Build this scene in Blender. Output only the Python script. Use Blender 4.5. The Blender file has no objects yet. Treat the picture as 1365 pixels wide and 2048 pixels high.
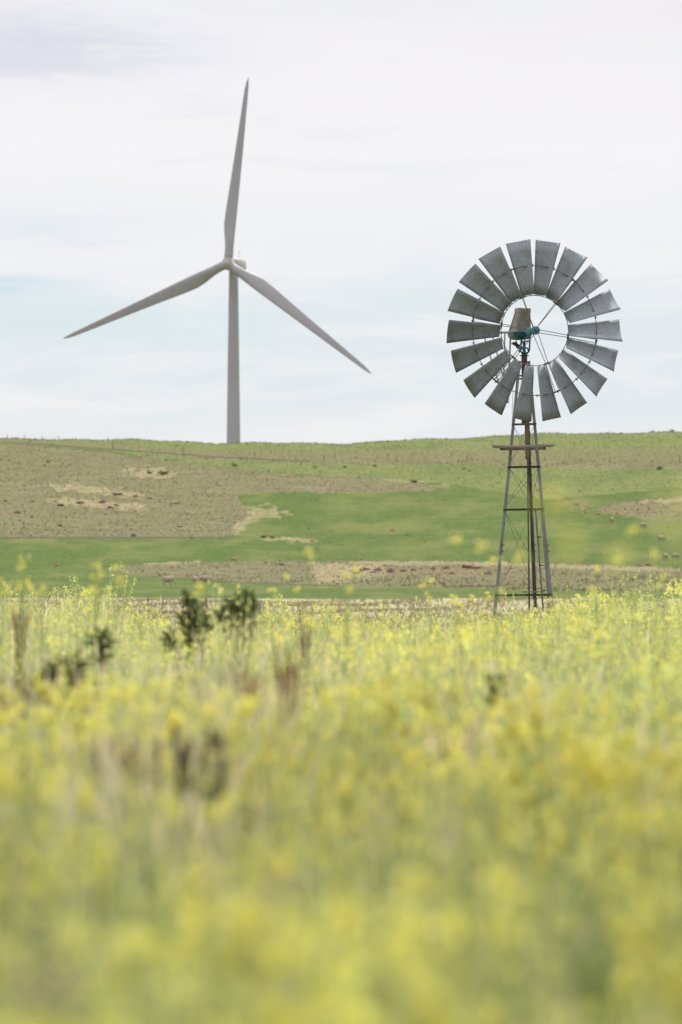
import bpy, bmesh, math, random
import numpy as np
from mathutils import Vector, Matrix

random.seed(11)
RNG = np.random.default_rng(11)
F = 200.0 / 36.0 * 2048.0        # 200 mm lens: photo pixels per unit tangent
ZC = 1.5                          # eye height
U0, R0 = 682.5, 1180.0            # photo column / row of the level view direction
SC = bpy.context.scene
COL = SC.collection
R = math.radians

def at(u, row, d):
    """world point seen at photo pixel (u,row) at distance d along the ground"""
    return Vector(((u - U0) * d / F, d, ZC + (R0 - row) * d / F))

# ------------------------------------------------------------------ objects
def tag(o, label=None, cat=None, group=None, kind=None):
    if label: o['label'] = label
    if cat: o['category'] = cat
    if group: o['group'] = group
    if kind: o['kind'] = kind
    return o

def empty(name, loc, rz=0.0):
    o = bpy.data.objects.new(name, None)
    COL.objects.link(o)
    o.location = loc
    o.rotation_euler = (0, 0, rz)
    o.empty_display_size = 0.3
    return o

def copy_tree(o, parent=None):
    c = o.copy()
    COL.objects.link(c)
    c.parent = parent
    for ch in list(o.children):
        copy_tree(ch, c)
    return c

class MB:
    """collects shapes, links them as ONE mesh object"""
    def __init__(self):
        self.bm = bmesh.new()
    def quadstrip(self, rings, close=True, caps=True):
        bm = self.bm
        vr = [[bm.verts.new(p) for p in ring] for ring in rings]
        n = len(vr[0])
        for a, b in zip(vr[:-1], vr[1:]):
            for i in range(n if close else n - 1):
                j = (i + 1) % n
                bm.faces.new((a[i], a[j], b[j], b[i]))
        if caps and close:
            bm.faces.new(list(reversed(vr[0])))
            bm.faces.new(vr[-1])
        return vr
    def tube(self, pts, radii, n=8, caps=True):
        pts = [Vector(p) for p in pts]
        if not hasattr(radii, '__len__'):
            radii = [radii] * len(pts)
        rings = []
        prev = None
        for i, p in enumerate(pts):
            d = (pts[min(i + 1, len(pts) - 1)] - pts[max(i - 1, 0)]).normalized()
            if prev is None:
                ref = Vector((0, 0, 1)) if abs(d.z) < .9 else Vector((1, 0, 0))
                x = d.cross(ref).normalized()
            else:
                x = (prev - d * prev.dot(d)).normalized()
            prev = x
            y = d.cross(x)
            rings.append([p + (x * math.cos(2 * math.pi * k / n) + y * math.sin(2 * math.pi * k / n)) * radii[i] for k in range(n)])
        self.quadstrip(rings, True, caps)
        return self
    def bar(self, a, b, w, h, up=Vector((0, 0, 1))):
        """rectangular bar from a to b; w across, h along 'up'"""
        a, b = Vector(a), Vector(b)
        d = (b - a).normalized()
        x = d.cross(up)
        if x.length < 1e-4:
            x = d.cross(Vector((0, 1, 0)))
        x.normalize()
        y = x.cross(d).normalized()
        ring = lambda p: [p + x * (sx * w / 2) + y * (sy * h / 2) for sx, sy in ((-1, -1), (1, -1), (1, 1), (-1, 1))]
        self.quadstrip([ring(a), ring(b)])
        return self
    def angle_iron(self, a, b, w, t, fx, fy):
        """L profile leg from a to b; flanges run along fx and fy"""
        a, b = Vector(a), Vector(b)
        fx, fy = Vector(fx).normalized(), Vector(fy).normalized()
        prof = ((0, 0), (w, 0), (w, t), (t, t), (t, w), (0, w))
        self.quadstrip([[p + fx * q[0] + fy * q[1] for q in prof] for p in (a, b)])
        return self
    def torus(self, c, ax, ay, rad, r, n=96, m=6):
        c = Vector(c)
        az = ax.cross(ay)
        bm = self.bm
        vr = []
        for i in range(n):
            th = 2 * math.pi * i / n
            e = ax * math.cos(th) + ay * math.sin(th)
            vr.append([bm.verts.new(c + e * (rad + r * math.cos(2 * math.pi * k / m)) + az * (r * math.sin(2 * math.pi * k / m))) for k in range(m)])
        for i in range(n):
            a, b = vr[i], vr[(i + 1) % n]
            for k in range(m):
                bm.faces.new((a[k], a[(k + 1) % m], b[(k + 1) % m], b[k]))
        return self
    def lathe(self, c, axis, prof, n=24, caps=True):
        """prof: list of (distance along axis, radius)"""
        axis = Vector(axis).normalized()
        ref = Vector((0, 0, 1)) if abs(axis.z) < .9 else Vector((1, 0, 0))
        x = axis.cross(ref).normalized()
        y = axis.cross(x)
        self.quadstrip([[Vector(c) + axis * s + (x * math.cos(2 * math.pi * k / n) + y * math.sin(2 * math.pi * k / n)) * max(r, 1e-4) for k in range(n)] for s, r in prof], True, caps)
        return self
    def build(self, name, mat, parent=None, smooth=False, bevel=0.0):
        bmesh.ops.recalc_face_normals(self.bm, faces=self.bm.faces)
        me = bpy.data.meshes.new(name)
        self.bm.to_mesh(me)
        self.bm.free()
        me.materials.append(mat)
        if smooth:
            me.polygons.foreach_set('use_smooth', [True] * len(me.polygons))
        o = bpy.data.objects.new(name, me)
        COL.objects.link(o)
        o.parent = parent
        if bevel:
            m = o.modifiers.new('edge', 'BEVEL')
            m.width = bevel
            m.segments = 2
        return o

def np_mesh(name, V, Q, cols, mat, parent=None, smooth=False, T=None):
    """fast mesh from vertex array, quad array and per-vertex colours"""
    me = bpy.data.meshes.new(name)
    V = np.asarray(V, np.float32)
    Q = np.asarray(Q, np.int32)
    me.vertices.add(len(V))
    me.vertices.foreach_set('co', V.ravel())
    me.loops.add(Q.size)
    me.loops.foreach_set('vertex_index', Q.ravel())
    me.polygons.add(len(Q))
    me.polygons.foreach_set('loop_start', np.arange(0, Q.size, Q.shape[1], dtype=np.int32))
    me.polygons.foreach_set('loop_total', np.full(len(Q), Q.shape[1], np.int32))
    if smooth:
        me.polygons.foreach_set('use_smooth', np.ones(len(Q), bool))
    me.update()
    if cols is not None:
        for nm, c in (cols.items() if isinstance(cols, dict) else [('Tint', cols)]):
            ca = me.color_attributes.new(nm, 'FLOAT_COLOR', 'POINT')
            rgba = np.ones((len(V), 4), np.float32)
            rgba[:, :3] = c
            ca.data.foreach_set('color', rgba.ravel())
    me.materials.append(mat)
    o = bpy.data.objects.new(name, me)
    COL.objects.link(o)
    o.parent = parent
    return o

# ---------------------------------------------------------------- materials
def new_mat(name):
    m = bpy.data.materials.new(name)
    m.use_nodes = True
    nt = m.node_tree
    nt.nodes.clear()
    return m, nt

def node(nt, typ, **kw):
    n = nt.nodes.new(typ)
    for k, v in kw.items():
        if k.startswith('i_'):
            key = k[2:]
            key = int(key) if key.isdigit() else key.replace('_', ' ')
            s = n.inputs[key]
            if hasattr(v, 'is_output') or isinstance(v, bpy.types.NodeSocket):
                nt.links.new(v, s)
            else:
                s.default_value = v
        else:
            setattr(n, k, v)
    return n

def L(nt, a, b):
    nt.links.new(a, b)

def math_n(nt, op, a, b=None, clamp=False):
    n = nt.nodes.new('ShaderNodeMath')
    n.operation = op
    n.use_clamp = clamp
    for i, v in enumerate((a, b)):
        if v is None:
            continue
        if isinstance(v, bpy.types.NodeSocket):
            nt.links.new(v, n.inputs[i])
        else:
            n.inputs[i].default_value = v
    return n.outputs[0]

def mix_c(nt, fac, a, b, blend='MIX'):
    n = nt.nodes.new('ShaderNodeMix')
    n.data_type = 'RGBA'
    n.blend_type = blend
    for s, v in ((n.inputs[0], fac), (n.inputs[6], a), (n.inputs[7], b)):
        if isinstance(v, bpy.types.NodeSocket):
            nt.links.new(v, s)
        else:
            s.default_value = v if not isinstance(v, tuple) or len(v) == 4 else (*v, 1.0)
    return n.outputs[2]

def srgb(r, g, b):
    f = lambda c: (c / 255 / 12.92) if c / 255 <= .04045 else ((c / 255 + .055) / 1.055) ** 2.4
    return (f(r), f(g), f(b))

def noise_out(nt, vec, scale, detail=3.0, rough=.55, dist=0.0):
    n = nt.nodes.new('ShaderNodeTexNoise')
    n.inputs['Scale'].default_value = scale
    n.inputs['Detail'].default_value = detail
    n.inputs['Roughness'].default_value = rough
    n.inputs['Distortion'].default_value = dist
    if vec is not None:
        nt.links.new(vec, n.inputs['Vector'])
    return n.outputs['Fac']

def mapr(nt, v, a, b, c=0.0, d=1.0, smooth=True):
    n = nt.nodes.new('ShaderNodeMapRange')
    n.interpolation_type = 'SMOOTHSTEP' if smooth else 'LINEAR'
    nt.links.new(v, n.inputs[0])
    for i, x in enumerate((a, b, c, d)):
        n.inputs[i + 1].default_value = x
    return n.outputs[0]

def metal_mat(name, c1, c2, scale, metallic, rough, bump=0.0, streak=None, c3=None, c3_lo=.6, c3_hi=.75, c3_scale=None, vary=0.0):
    m, nt = new_mat(name)
    tc = nt.nodes.new('ShaderNodeTexCoord')
    vec = tc.outputs['Object']
    if streak:
        mp = node(nt, 'ShaderNodeMapping', i_Vector=vec)
        mp.inputs['Scale'].default_value = streak
        vec = mp.outputs[0]
    n1 = noise_out(nt, vec, scale, 6, .65)
    col = mix_c(nt, mapr(nt, n1, .35, .65), c1, c2)
    if c3:
        n2 = noise_out(nt, tc.outputs['Object'], c3_scale or scale * .5, 5, .6)
        col = mix_c(nt, mapr(nt, n2, c3_lo, c3_hi), col, c3)
    if vary:                     # each sheet weathered a little differently
        oi = nt.nodes.new('ShaderNodeObjectInfo')
        v_ = mapr(nt, oi.outputs['Random'], 0, 1, 1 - vary, 1 + vary, False)
        sc_n = node(nt, 'ShaderNodeVectorMath', operation='SCALE', i_0=col)
        L(nt, v_, sc_n.inputs['Scale'])
        col = sc_n.outputs[0]
    b = nt.nodes.new('ShaderNodeBsdfPrincipled')
    L(nt, col, b.inputs['Base Color'])
    b.inputs['Metallic'].default_value = metallic
    L(nt, mapr(nt, n1, .3, .7, rough - .1, rough + .12), b.inputs['Roughness'])
    if bump:
        bp = node(nt, 'ShaderNodeBump', i_Height=n1, i_Strength=bump)
        bp.inputs['Distance'].default_value = .01
        L(nt, bp.outputs[0], b.inputs['Normal'])
    o = nt.nodes.new('ShaderNodeOutputMaterial')
    L(nt, b.outputs[0], o.inputs[0])
    return m

def leaf_mat(name, trans=.4, rough=.7, spec=.2):
    """plant material coloured by the plants' own Tint attribute, light passes through"""
    m, nt = new_mat(name)
    a = node(nt, 'ShaderNodeAttribute', attribute_name='Tint')
    b = nt.nodes.new('ShaderNodeBsdfPrincipled')
    L(nt, a.outputs['Color'], b.inputs['Base Color'])
    b.inputs['Roughness'].default_value = rough
    b.inputs['Specular IOR Level'].default_value = spec
    t = nt.nodes.new('ShaderNodeBsdfTranslucent')
    L(nt, a.outputs['Color'], t.inputs['Color'])
    mx = nt.nodes.new('ShaderNodeMixShader')
    mx.inputs[0].default_value = trans
    L(nt, b.outputs[0], mx.inputs[1])
    L(nt, t.outputs[0], mx.inputs[2])
    o = nt.nodes.new('ShaderNodeOutputMaterial')
    L(nt, mx.outputs[0], o.inputs[0])
    return m

M = {}
M['vane'] = metal_mat('galvanised_sheet', (.19, .222, .240), (.275, .312, .335), 26, .15, .55, .15, None, (.17, .185, .18), .5, .75, 3.0, .13)
M['rod'] = metal_mat('dull_rod', (.10, .10, .10), (.17, .165, .155), 14, .4, .55)
M['steel'] = metal_mat('weathered_steel', (.145, .146, .145), (.235, .236, .234), 7, .3, .6, .15, (1, 1, .3), (.10, .075, .05), .6, .72, 9)
M['dark_steel'] = metal_mat('dark_rusty_steel', (.05, .045, .036), (.10, .085, .065), 9, .3, .6, .2, (1, 1, .25), (.13, .075, .035), .6, .75, 6)
M['mid_steel'] = metal_mat('dull_grey_steel', (.095, .098, .10), (.16, .165, .17), 7, .3, .6, .15, (1, 1, .3), (.06, .045, .03), .6, .75, 9)
M['wood'] = metal_mat('old_timber', (.13, .095, .06), (.27, .205, .13), 12, 0, .85, .4, (1, 1, .12))
M['plank'] = metal_mat('plank_timber', (.17, .145, .115), (.30, .265, .215), 16, 0, .85, .4, (.12, 1, 1))
M['teal'] = metal_mat('teal_paint', (.008, .15, .215), (.015, .21, .28), 10, 0, .45, .1, None, (.06, .05, .035), .63, .75, 9)
M['teal_shaded'] = metal_mat('shaded_teal_paint', (.007, .085, .12), (.012, .135, .18), 8, 0, .4, .1, None, (.05, .045, .03), .55, .7, 7)  # the teal again, darkened to paint in the shade below the hood; brown stains
M['hood'] = metal_mat('stained_hood', (.20, .182, .155), (.34, .315, .27), 14, .25, .6, .2, (1, 1, .35), (.16, .085, .045), .56, .74, 5)
M['rust'] = metal_mat('rusty_bolt', (.12, .055, .03), (.22, .10, .05), 30, .3, .7)
M['tail'] = metal_mat('tail_steel', (.27, .27, .265), (.38, .375, .365), 8, .3, .6)
M['white_paint'] = metal_mat('turbine_paint', (.32, .318, .338), (.35, .347, .366), .25, 0, .5)
M['tower_paint'] = metal_mat('turbine_tower_paint', (.32, .317, .337), (.342, .339, .358), .2, 0, .55)
M['tower_paint_low'] = metal_mat('turbine_lower_section_paint', (.345, .342, .36), (.365, .362, .379), .2, 0, .55)
M['hub_paint'] = metal_mat('turbine_hub_paint', (.35, .355, .345), (.41, .415, .405), .5, 0, .5)
M['black'] = metal_mat('dark_hole', (.02, .02, .02), (.03, .03, .03), 3, 0, .8)
M['post'] = metal_mat('post_timber', (.06, .05, .045), (.12, .105, .09), 4, 0, .9)
M['wool'] = metal_mat('dusty_wool', (.29, .235, .165), (.40, .335, .245), 9, 0, .95, .5)
M['rock'] = metal_mat('red_rock', (.17, .08, .055), (.26, .135, .09), 2.0, 0, .9, .5)
M['clod'] = metal_mat('dark_red_rock', (.11, .065, .048), (.18, .11, .08), 2.0, 0, .9, .5)
M['leaf'] = leaf_mat('leaf')
M['petal'] = leaf_mat('petal', .45, .6, .15)
M['straw'] = leaf_mat('straw', .35, .8, .1)

# ------------------------------------------------------------------- camera
cam = bpy.data.cameras.new('camera')
cam_o = bpy.data.objects.new('camera', cam)
COL.objects.link(cam_o)
cam_o.location = (0, 0, ZC)
cam_o.rotation_euler = (R(90), 0, 0)
cam.lens = 200.0
cam.sensor_width = 36.0
cam.sensor_fit = 'AUTO'
cam.shift_y = (R0 - 1024.0) / 2048.0
cam.clip_start = .1
cam.clip_end = 20000
cam.dof.use_dof = True
cam.dof.focus_distance = 130.0
cam.dof.aperture_fstop = 3.7
SC.camera = cam_o

# -------------------------------------------------------------- sky and sun
SUN_EL, SUN_AZ = R(58), R(28)      # azimuth measured from +Y (view direction) towards +X
w = bpy.data.worlds.new('World')
SC.world = w
w.use_nodes = True
nt = w.node_tree
nt.nodes.clear()
tc = nt.nodes.new('ShaderNodeTexCoord')
sep = node(nt, 'ShaderNodeSeparateXYZ', i_0=tc.outputs['Generated'])
X, Y, Z = sep.outputs
mp = node(nt, 'ShaderNodeMapping', i_Vector=tc.outputs['Generated'])
mp.inputs['Scale'].default_value = (14, 14, 62)
wisp = noise_out(nt, mp.outputs[0], 1.0, 6, .58, .6)
mp2 = node(nt, 'ShaderNodeMapping', i_Vector=tc.outputs['Generated'])
mp2.inputs['Scale'].default_value = (22, 22, 150)
mp2.inputs['Location'].default_value = (3.1, 1.7, 5.2)
fine = noise_out(nt, mp2.outputs[0], 1.0, 7, .6, .4)
zz = math_n(nt, 'ADD', Z, math_n(nt, 'MULTIPLY', math_n(nt, 'SUBTRACT', wisp, .5), .032))
ramp = nt.nodes.new('ShaderNodeValToRGB')
L(nt, mapr(nt, zz, 0, .12, 0, 1, False), ramp.inputs[0])
stops = ((0, (236, 239, 242)), (.21, (236, 239, 243)), (.27, (229, 236, 241)), (.40, (227, 236, 241)), (.475, (241, 242, 246)),
         (.62, (248, 246, 249)), (.80, (247, 244, 248)), (1, (238, 231, 237)))
el = ramp.color_ramp.elements
while len(el) < len(stops):
    el.new(.5)
for e, (p, c) in zip(el, stops):
    e.position = p
    e.color = (*srgb(*c), 1)
col = ramp.outputs[0]
def streak(col, row, half, ulo, uhi, c, amt, amp=.012):
    z0 = (R0 - row) / F
    zl = math_n(nt, 'ADD', Z, math_n(nt, 'MULTIPLY', math_n(nt, 'SUBTRACT', fine, .5), amp))
    dz = math_n(nt, 'ABSOLUTE', math_n(nt, 'SUBTRACT', zl, z0))
    m1 = mapr(nt, dz, half / F, 0, 0, 1)
    m2 = mapr(nt, X, (ulo - U0) / F, (uhi - U0) / F, 0, 1)
    m3 = mapr(nt, wisp, .3, .62, .25, 1)
    return mix_c(nt, math_n(nt, 'MULTIPLY', math_n(nt, 'MULTIPLY', m1, m2), math_n(nt, 'MULTIPLY', m3, amt)), col, srgb(*c))
col = streak(col, 88, 105, 560, 90, (207, 209, 226), 1.0, .022)
col = streak(col, 95, 150, 760, 180, (226, 227, 237), .85, .02)
col = streak(col, 440, 55, 520, 60, (220, 231, 238), .8)
col = streak(col, 575, 45, 330, -60, (203, 227, 237), .95)
col = streak(col, 560, 55, 1060, 1330, (226, 233, 239), .8)
col = streak(col, 640, 70, 620, 120, (214, 232, 236), .55)
mp3 = node(nt, 'ShaderNodeMapping', i_Vector=tc.outputs['Generated'])
mp3.inputs['Scale'].default_value = (20, 20, 105)
mp3.inputs['Location'].default_value = (7.3, 2.2, 1.4)
veil = noise_out(nt, mp3.outputs[0], 1.0, 6, .6, .8)
veil_m = math_n(nt, 'MULTIPLY', mapr(nt, veil, .47, .68), mapr(nt, Z, .012, .03, .0, .8))
col = mix_c(nt, veil_m, col, srgb(244, 244, 247))
grey_m = math_n(nt, 'MULTIPLY', mapr(nt, fine, .5, .72), mapr(nt, Z, .05, .07, 0, .35))
col = mix_c(nt, grey_m, col, srgb(228, 232, 240))
lift = mapr(nt, Z, .13, .8, 1.0, 1.8)
lum = node(nt, 'ShaderNodeVectorMath', operation='SCALE', i_0=col)
L(nt, math_n(nt, 'MULTIPLY', lift, 10.0), lum.inputs['Scale'])
sky = nt.nodes.new('ShaderNodeTexSky')
sky.sky_type = 'NISHITA'
sky.sun_disc = False
sky.sun_elevation = SUN_EL
sky.sun_rotation = SUN_AZ
allsky = mix_c(nt, .94, sky.outputs[0], lum.outputs[0])
bg = node(nt, 'ShaderNodeBackground', i_Color=allsky, i_Strength=.1)
wo = nt.nodes.new('ShaderNodeOutputWorld')
L(nt, bg.outputs[0], wo.inputs[0])

sl = bpy.data.lights.new('sun', 'SUN')
sl.energy = 3.9
sl.angle = R(10)
sl.color = (1.0, .965, .91)
so = bpy.data.objects.new('sun', sl)
COL.objects.link(so)
sdir = Vector((math.sin(SUN_AZ) * math.cos(SUN_EL), math.cos(SUN_AZ) * math.cos(SUN_EL), math.sin(SUN_EL)))
so.rotation_euler = sdir.to_track_quat('Z', 'Y').to_euler()
so.location = (0, 0, 200)

SC.view_settings.view_transform = 'Standard'
SC.view_settings.look = 'None'
SC.view_settings.exposure = 0.0
SC.view_settings.gamma = 1.0
SC.render.engine = 'CYCLES'
SC.cycles.use_denoising = True
SC.cycles.max_bounces = 6
SC.cycles.diffuse_bounces = 3
SC.cycles.transmission_bounces = 4

# ------------------------------------------------------------------ terrain
PD = np.array([-60, 0, 10, 50, 90, 105, 130, 200, 300, 400, 450, 520, 560, 700, 850, 920, 960, 1000, 1060, 1120, 1180, 1230, 1260, 1285, 1315, 1360, 1450, 1750, 3000, 12000], float)
PZ = np.array([0, 0, 0, .07, .20, .09, -.5, -1.2, -1.3, -.9, -.5, .3, .55, 1.1, 2.3, 3.9, 6.0, 9.0, 13, 18.5, 25, 31, 33.6, 34.9, 34.8, 32.5, 22, 0, -8, -8], float)
_h = np.diff(PD)
_dl = np.diff(PZ) / _h
_m = np.zeros(len(PD))
for i in range(1, len(PD) - 1):
    if _dl[i - 1] * _dl[i] > 0:
        w1, w2 = 2 * _h[i] + _h[i - 1], _h[i] + 2 * _h[i - 1]
        _m[i] = (w1 + w2) / (w1 / _dl[i - 1] + w2 / _dl[i])
def pchip(x):
    x = np.clip(x, PD[0], PD[-1])
    k = np.clip(np.searchsorted(PD, x) - 1, 0, len(PD) - 2)
    t = (x - PD[k]) / _h[k]
    return ((2 * t**3 - 3 * t**2 + 1) * PZ[k] + (t**3 - 2 * t**2 + t) * _h[k] * _m[k] + (-2 * t**3 + 3 * t**2) * PZ[k + 1] + (t**3 - t**2) * _h[k] * _m[k + 1])
CRU = np.array([-2500, -600, 0, 150, 450, 700, 850, 1000, 1200, 1365, 2000, 4000], float)
CRR = np.array([905, 880, 881, 882, 886, 885, 880, 875, 869, 866, 850, 880], float)
def sstep(a, b, x):
    t = np.clip((x - a) / (b - a), 0, 1)
    return t * t * (3 - 2 * t)
def ground_z(x, y):
    x, y = np.asarray(x, float), np.asarray(y, float)
    u = U0 + x / np.maximum(y, 30) * F
    z = pchip(y)
    z = z + sstep(880, 1285, y) * (1 - sstep(1500, 2600, y)) * (884.5 - np.interp(u, CRU, CRR)) * y / F
    far = sstep(150, 600, y) * (1 - sstep(1600, 3000, y))
    z = z + far * (.16 * np.sin(x * .21 + y * .043) + .12 * np.sin(x * .47 - y * .11 + 1.3) + .3 * np.sin(x * .06 + 2.1 + y * .017))
    z = z - (.23 * sstep(190, 300, u) - .07 * sstep(840, 980, u) - .16 * sstep(1080, 1170, u)) * sstep(40, 88, y) * (1 - sstep(130, 220, y))
    z = z + (.10 * (1 - sstep(190, 260, u)) + .05 * sstep(1110, 1180, u)) * sstep(35, 80, y) * (1 - sstep(110, 180, y))
    near = 1 - sstep(80, 150, y)
    z = z + near * (.025 * np.sin(x * 1.9 + y * .7) + .02 * np.sin(x * 3.1 - y * 1.3 + .6))
    return z
def gz(x, y):
    return float(ground_z(x, y))
DS = np.linspace(300, 1310, 1400)
def ground_at(u, row):
    """the hillside point seen at photo pixel (u,row)"""
    xs = (u - U0) * DS / F
    rows = R0 - (ground_z(xs, DS) - ZC) * F / DS
    k = np.argmax(rows < row) if (rows < row).any() else len(DS) - 20
    d = DS[k]
    return Vector((xs[k], d, gz(xs[k], d)))

# zones of the far fields, as outlines on the hillside
def sd_poly(px, py, poly):
    """signed distance (inside positive) of points to a polygon"""
    poly = np.array(poly, float)
    d = np.full(px.shape, 1e9)
    inside = np.zeros(px.shape, bool)
    n = len(poly)
    for i in range(n):
        a, b = poly[i], poly[(i + 1) % n]
        e = b - a
        wx, wy = px - a[0], py - a[1]
        t = np.clip((wx * e[0] + wy * e[1]) / (e @ e + 1e-9), 0, 1)
        d = np.minimum(d, np.hypot(wx - t * e[0], wy - t * e[1]))
        c = ((a[1] <= py) & (b[1] > py)) | ((b[1] <= py) & (a[1] > py))
        xi = a[0] + (py - a[1]) * e[0] / (e[1] if abs(e[1]) > 1e-9 else 1e-9)
        inside ^= c & (px < xi)
    return np.where(inside, d, -d)
BRUSH = [([(-900, 868), (-300, 872), (0, 889), (150, 898), (300, 915), (455, 936), (600, 950), (760, 956), (905, 972), (870, 981), (700, 986), (560, 984), (475, 990), (480, 1004), (512, 1026), (490, 1045), (466, 1066), (455, 1075), (-900, 1077)], 5),
         ([(212, 1141), (250, 1133), (310, 1127), (480, 1123), (700, 1121), (900, 1123), (1100, 1126), (1250, 1131), (1365, 1136), (2200, 1140), (2200, 1190), (1365, 1187), (1050, 1181), (900, 1176), (640, 1170), (480, 1164), (380, 1157), (270, 1150)], 3),
         ([(1190, 1019), (1235, 1006), (1300, 998), (1365, 991), (1800, 985), (1800, 1050), (1365, 1041), (1300, 1037), (1230, 1031)], 7),
         ([(380, 913), (600, 918), (1000, 921), (1365, 921), (2200, 915), (2200, 945), (1365, 940), (1000, 931), (600, 926), (380, 918)], 3)]
YG = [([(-900, 820), (-900, 868), (0, 884), (200, 899), (460, 937), (620, 950), (900, 968), (1000, 985), (1080, 1000), (1365, 975), (2200, 960), (2200, 800)], 12)]
TAN = [([(260, 897), (500, 900), (900, 900), (1100, 900), (1365, 893), (2200, 880), (2200, 935), (1365, 938), (1100, 932), (600, 924), (300, 907)], 7),
       ([(-900, 868), (-900, 850), (0, 879), (250, 889), (420, 905), (200, 897), (0, 886)], 4)]
STRAW = [([(500, 1010), (530, 1013), (580, 1022), (578, 1030), (540, 1036), (505, 1042), (480, 1062), (462, 1064), (470, 1046), (500, 1032)], 12),
         ([(506, 1075), (560, 1074), (640, 1079), (620, 1085), (540, 1082)], 6),
         ([(100, 970), (160, 969), (215, 976), (290, 988), (280, 995), (210, 987), (115, 982)], 10),
         ([(90, 998), (180, 997), (280, 1009), (292, 1020), (200, 1015), (110, 1008)], 10),
         ([(246, 939), (300, 936), (356, 946), (340, 955), (280, 952)], 12),
         ([(700, 1122), (980, 1124), (1365, 1137), (1365, 1143), (980, 1131), (700, 1129)], 5),
         ([(620, 1125), (760, 1130), (770, 1150), (640, 1168)], 12),
         ([(285, 1126), (400, 1122), (400, 1127), (290, 1130)], 4),
         ([(1270, 1003), (1330, 998), (1600, 990), (1600, 996), (1330, 1006)], 6),
         ([(760, 958), (830, 963), (900, 970), (830, 967)], 5)]
BEIGE = [([(-900, 1200), (200, 1196), (430, 1197), (700, 1199), (1000, 1199), (1365, 1203), (2200, 1204), (2200, 2600), (-900, 2600)], 3)]
RED = [([(690, 1134), (780, 1130), (960, 1134), (990, 1150), (900, 1158), (800, 1152), (700, 1146)], 7),
       ([(110, 1006), (250, 1012), (240, 1022), (120, 1014)], 6), ([(-100, 1010), (70, 1020), (60, 1035), (-100, 1032)], 9),
       ([(235, 1149), (330, 1155), (330, 1160), (240, 1153)], 2), ([(900, 935), (1000, 938), (990, 948), (900, 944)], 7),
       ([(1090, 985), (1190, 1000), (1230, 1025), (1180, 1040), (1110, 1020)], 12), ([(580, 1078), (645, 1079), (630, 1086), (590, 1084)], 3),
       ([(930, 1072), (985, 1073), (980, 1081), (935, 1080)], 4), ([(1180, 1012), (1260, 1008), (1260, 1036), (1200, 1030)], 7)]
DARK = [([(0, 882), (100, 888), (230, 898), (460, 914), (620, 922), (620, 924.5), (460, 917), (230, 901), (100, 891), (0, 885)], 2),
        ([(-900, 1074), (456, 1073), (470, 1071), (470, 1075), (300, 1076.5), (-900, 1078)], 2),
        ([(250, 1149), (380, 1156), (480, 1163), (640, 1169), (640, 1172), (480, 1166), (380, 1159)], 2)]
def zone(polys, u, row):
    m = np.zeros(u.shape)
    for p, soft in polys:
        m = np.maximum(m, np.clip(.5 + sd_poly(u, row, p) / (2.0 * soft), 0, 1))
    return m
def uv_of(x, y, z):
    return U0 + x / np.maximum(y, 1) * F, R0 - (z - ZC) * F / np.maximum(y, 1)

ys = np.unique(np.concatenate([np.linspace(-60, 0, 8), np.linspace(0, 120, 161), np.linspace(120, 560, 120), np.linspace(560, 880, 130), np.linspace(880, 1320, 400), np.linspace(1320, 1800, 30), np.geomspace(1800, 12000, 14)]))
t_in = np.linspace(-160, 1525, 300)
t_out = np.geomspace(60, 9000, 26)
ts = np.concatenate([(-160 - t_out)[::-1], t_in, 1525 + t_out]) - U0
wid = np.maximum(ys, 0) + 60.0 * np.exp(-np.maximum(ys, 0) / 120.0) + 20
GX = ts[None, :] * wid[:, None] / F
GY = np.repeat(ys[:, None], len(ts), 1)
GZ = ground_z(GX, GY)
nr, nc = GX.shape
idx = np.arange(nr * nc).reshape(nr, nc)
Q = np.stack([idx[:-1, :-1], idx[:-1, 1:], idx[1:, 1:], idx[1:, :-1]], -1).reshape(-1, 4)
gu, gr = uv_of(GX, GY, GZ)
farm = (GY > 180)
z1 = np.stack([zone(BRUSH, gu, gr), zone(YG, gu, gr), zone(STRAW, gu, gr)], -1) * farm[..., None]
z2 = np.stack([np.maximum(zone(BEIGE, gu, gr), (GY < 560)), zone(RED, gu, gr) * farm, zone(DARK, gu, gr) * farm], -1)
z3 = np.stack([zone(TAN, gu, gr) * farm, 1 - sstep(110, 150, GY), np.zeros(GX.shape)], -1)

m, nt = new_mat('fields')
geo = nt.nodes.new('ShaderNodeNewGeometry')
P = geo.outputs['Position']
def attr_rgb(nm):
    a = node(nt, 'ShaderNodeAttribute', attribute_name=nm)
    return node(nt, 'ShaderNodeSeparateColor', i_0=a.outputs['Color']).outputs
A1, A2, A3 = attr_rgb('ZoneA'), attr_rgb('ZoneB'), attr_rgb('ZoneC')
mpn = node(nt, 'ShaderNodeMapping', i_Vector=P)
mpn.inputs['Scale'].default_value = (1, .3, 1)      # depth shortened: crop rows and tussocks stretch away from the lens
n_big = noise_out(nt, mpn.outputs[0], .09, 4, .6)
n_mid = noise_out(nt, mpn.outputs[0], .5, 5, .65)
n_fin = noise_out(nt, mpn.outputs[0], 1.7, 4, .7)
mps = node(nt, 'ShaderNodeMapping', i_Vector=P)
mps.inputs['Scale'].default_value = (.10, .42, .1)
n_str = noise_out(nt, mps.outputs[0], 1.0, 5, .65, .5)
def edge(a, k=.7, n=None):
    n = n or n_mid
    v = math_n(nt, 'ADD', a, math_n(nt, 'MULTIPLY', math_n(nt, 'SUBTRACT', n, .5), k))
    return mapr(nt, v, .42, .58)
G = mix_c(nt, mapr(nt, n_fin, .3, .7), (.046, .082, .014), (.088, .132, .027))
G = mix_c(nt, mapr(nt, n_big, .42, .66), G, (.118, .142, .038))
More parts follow.
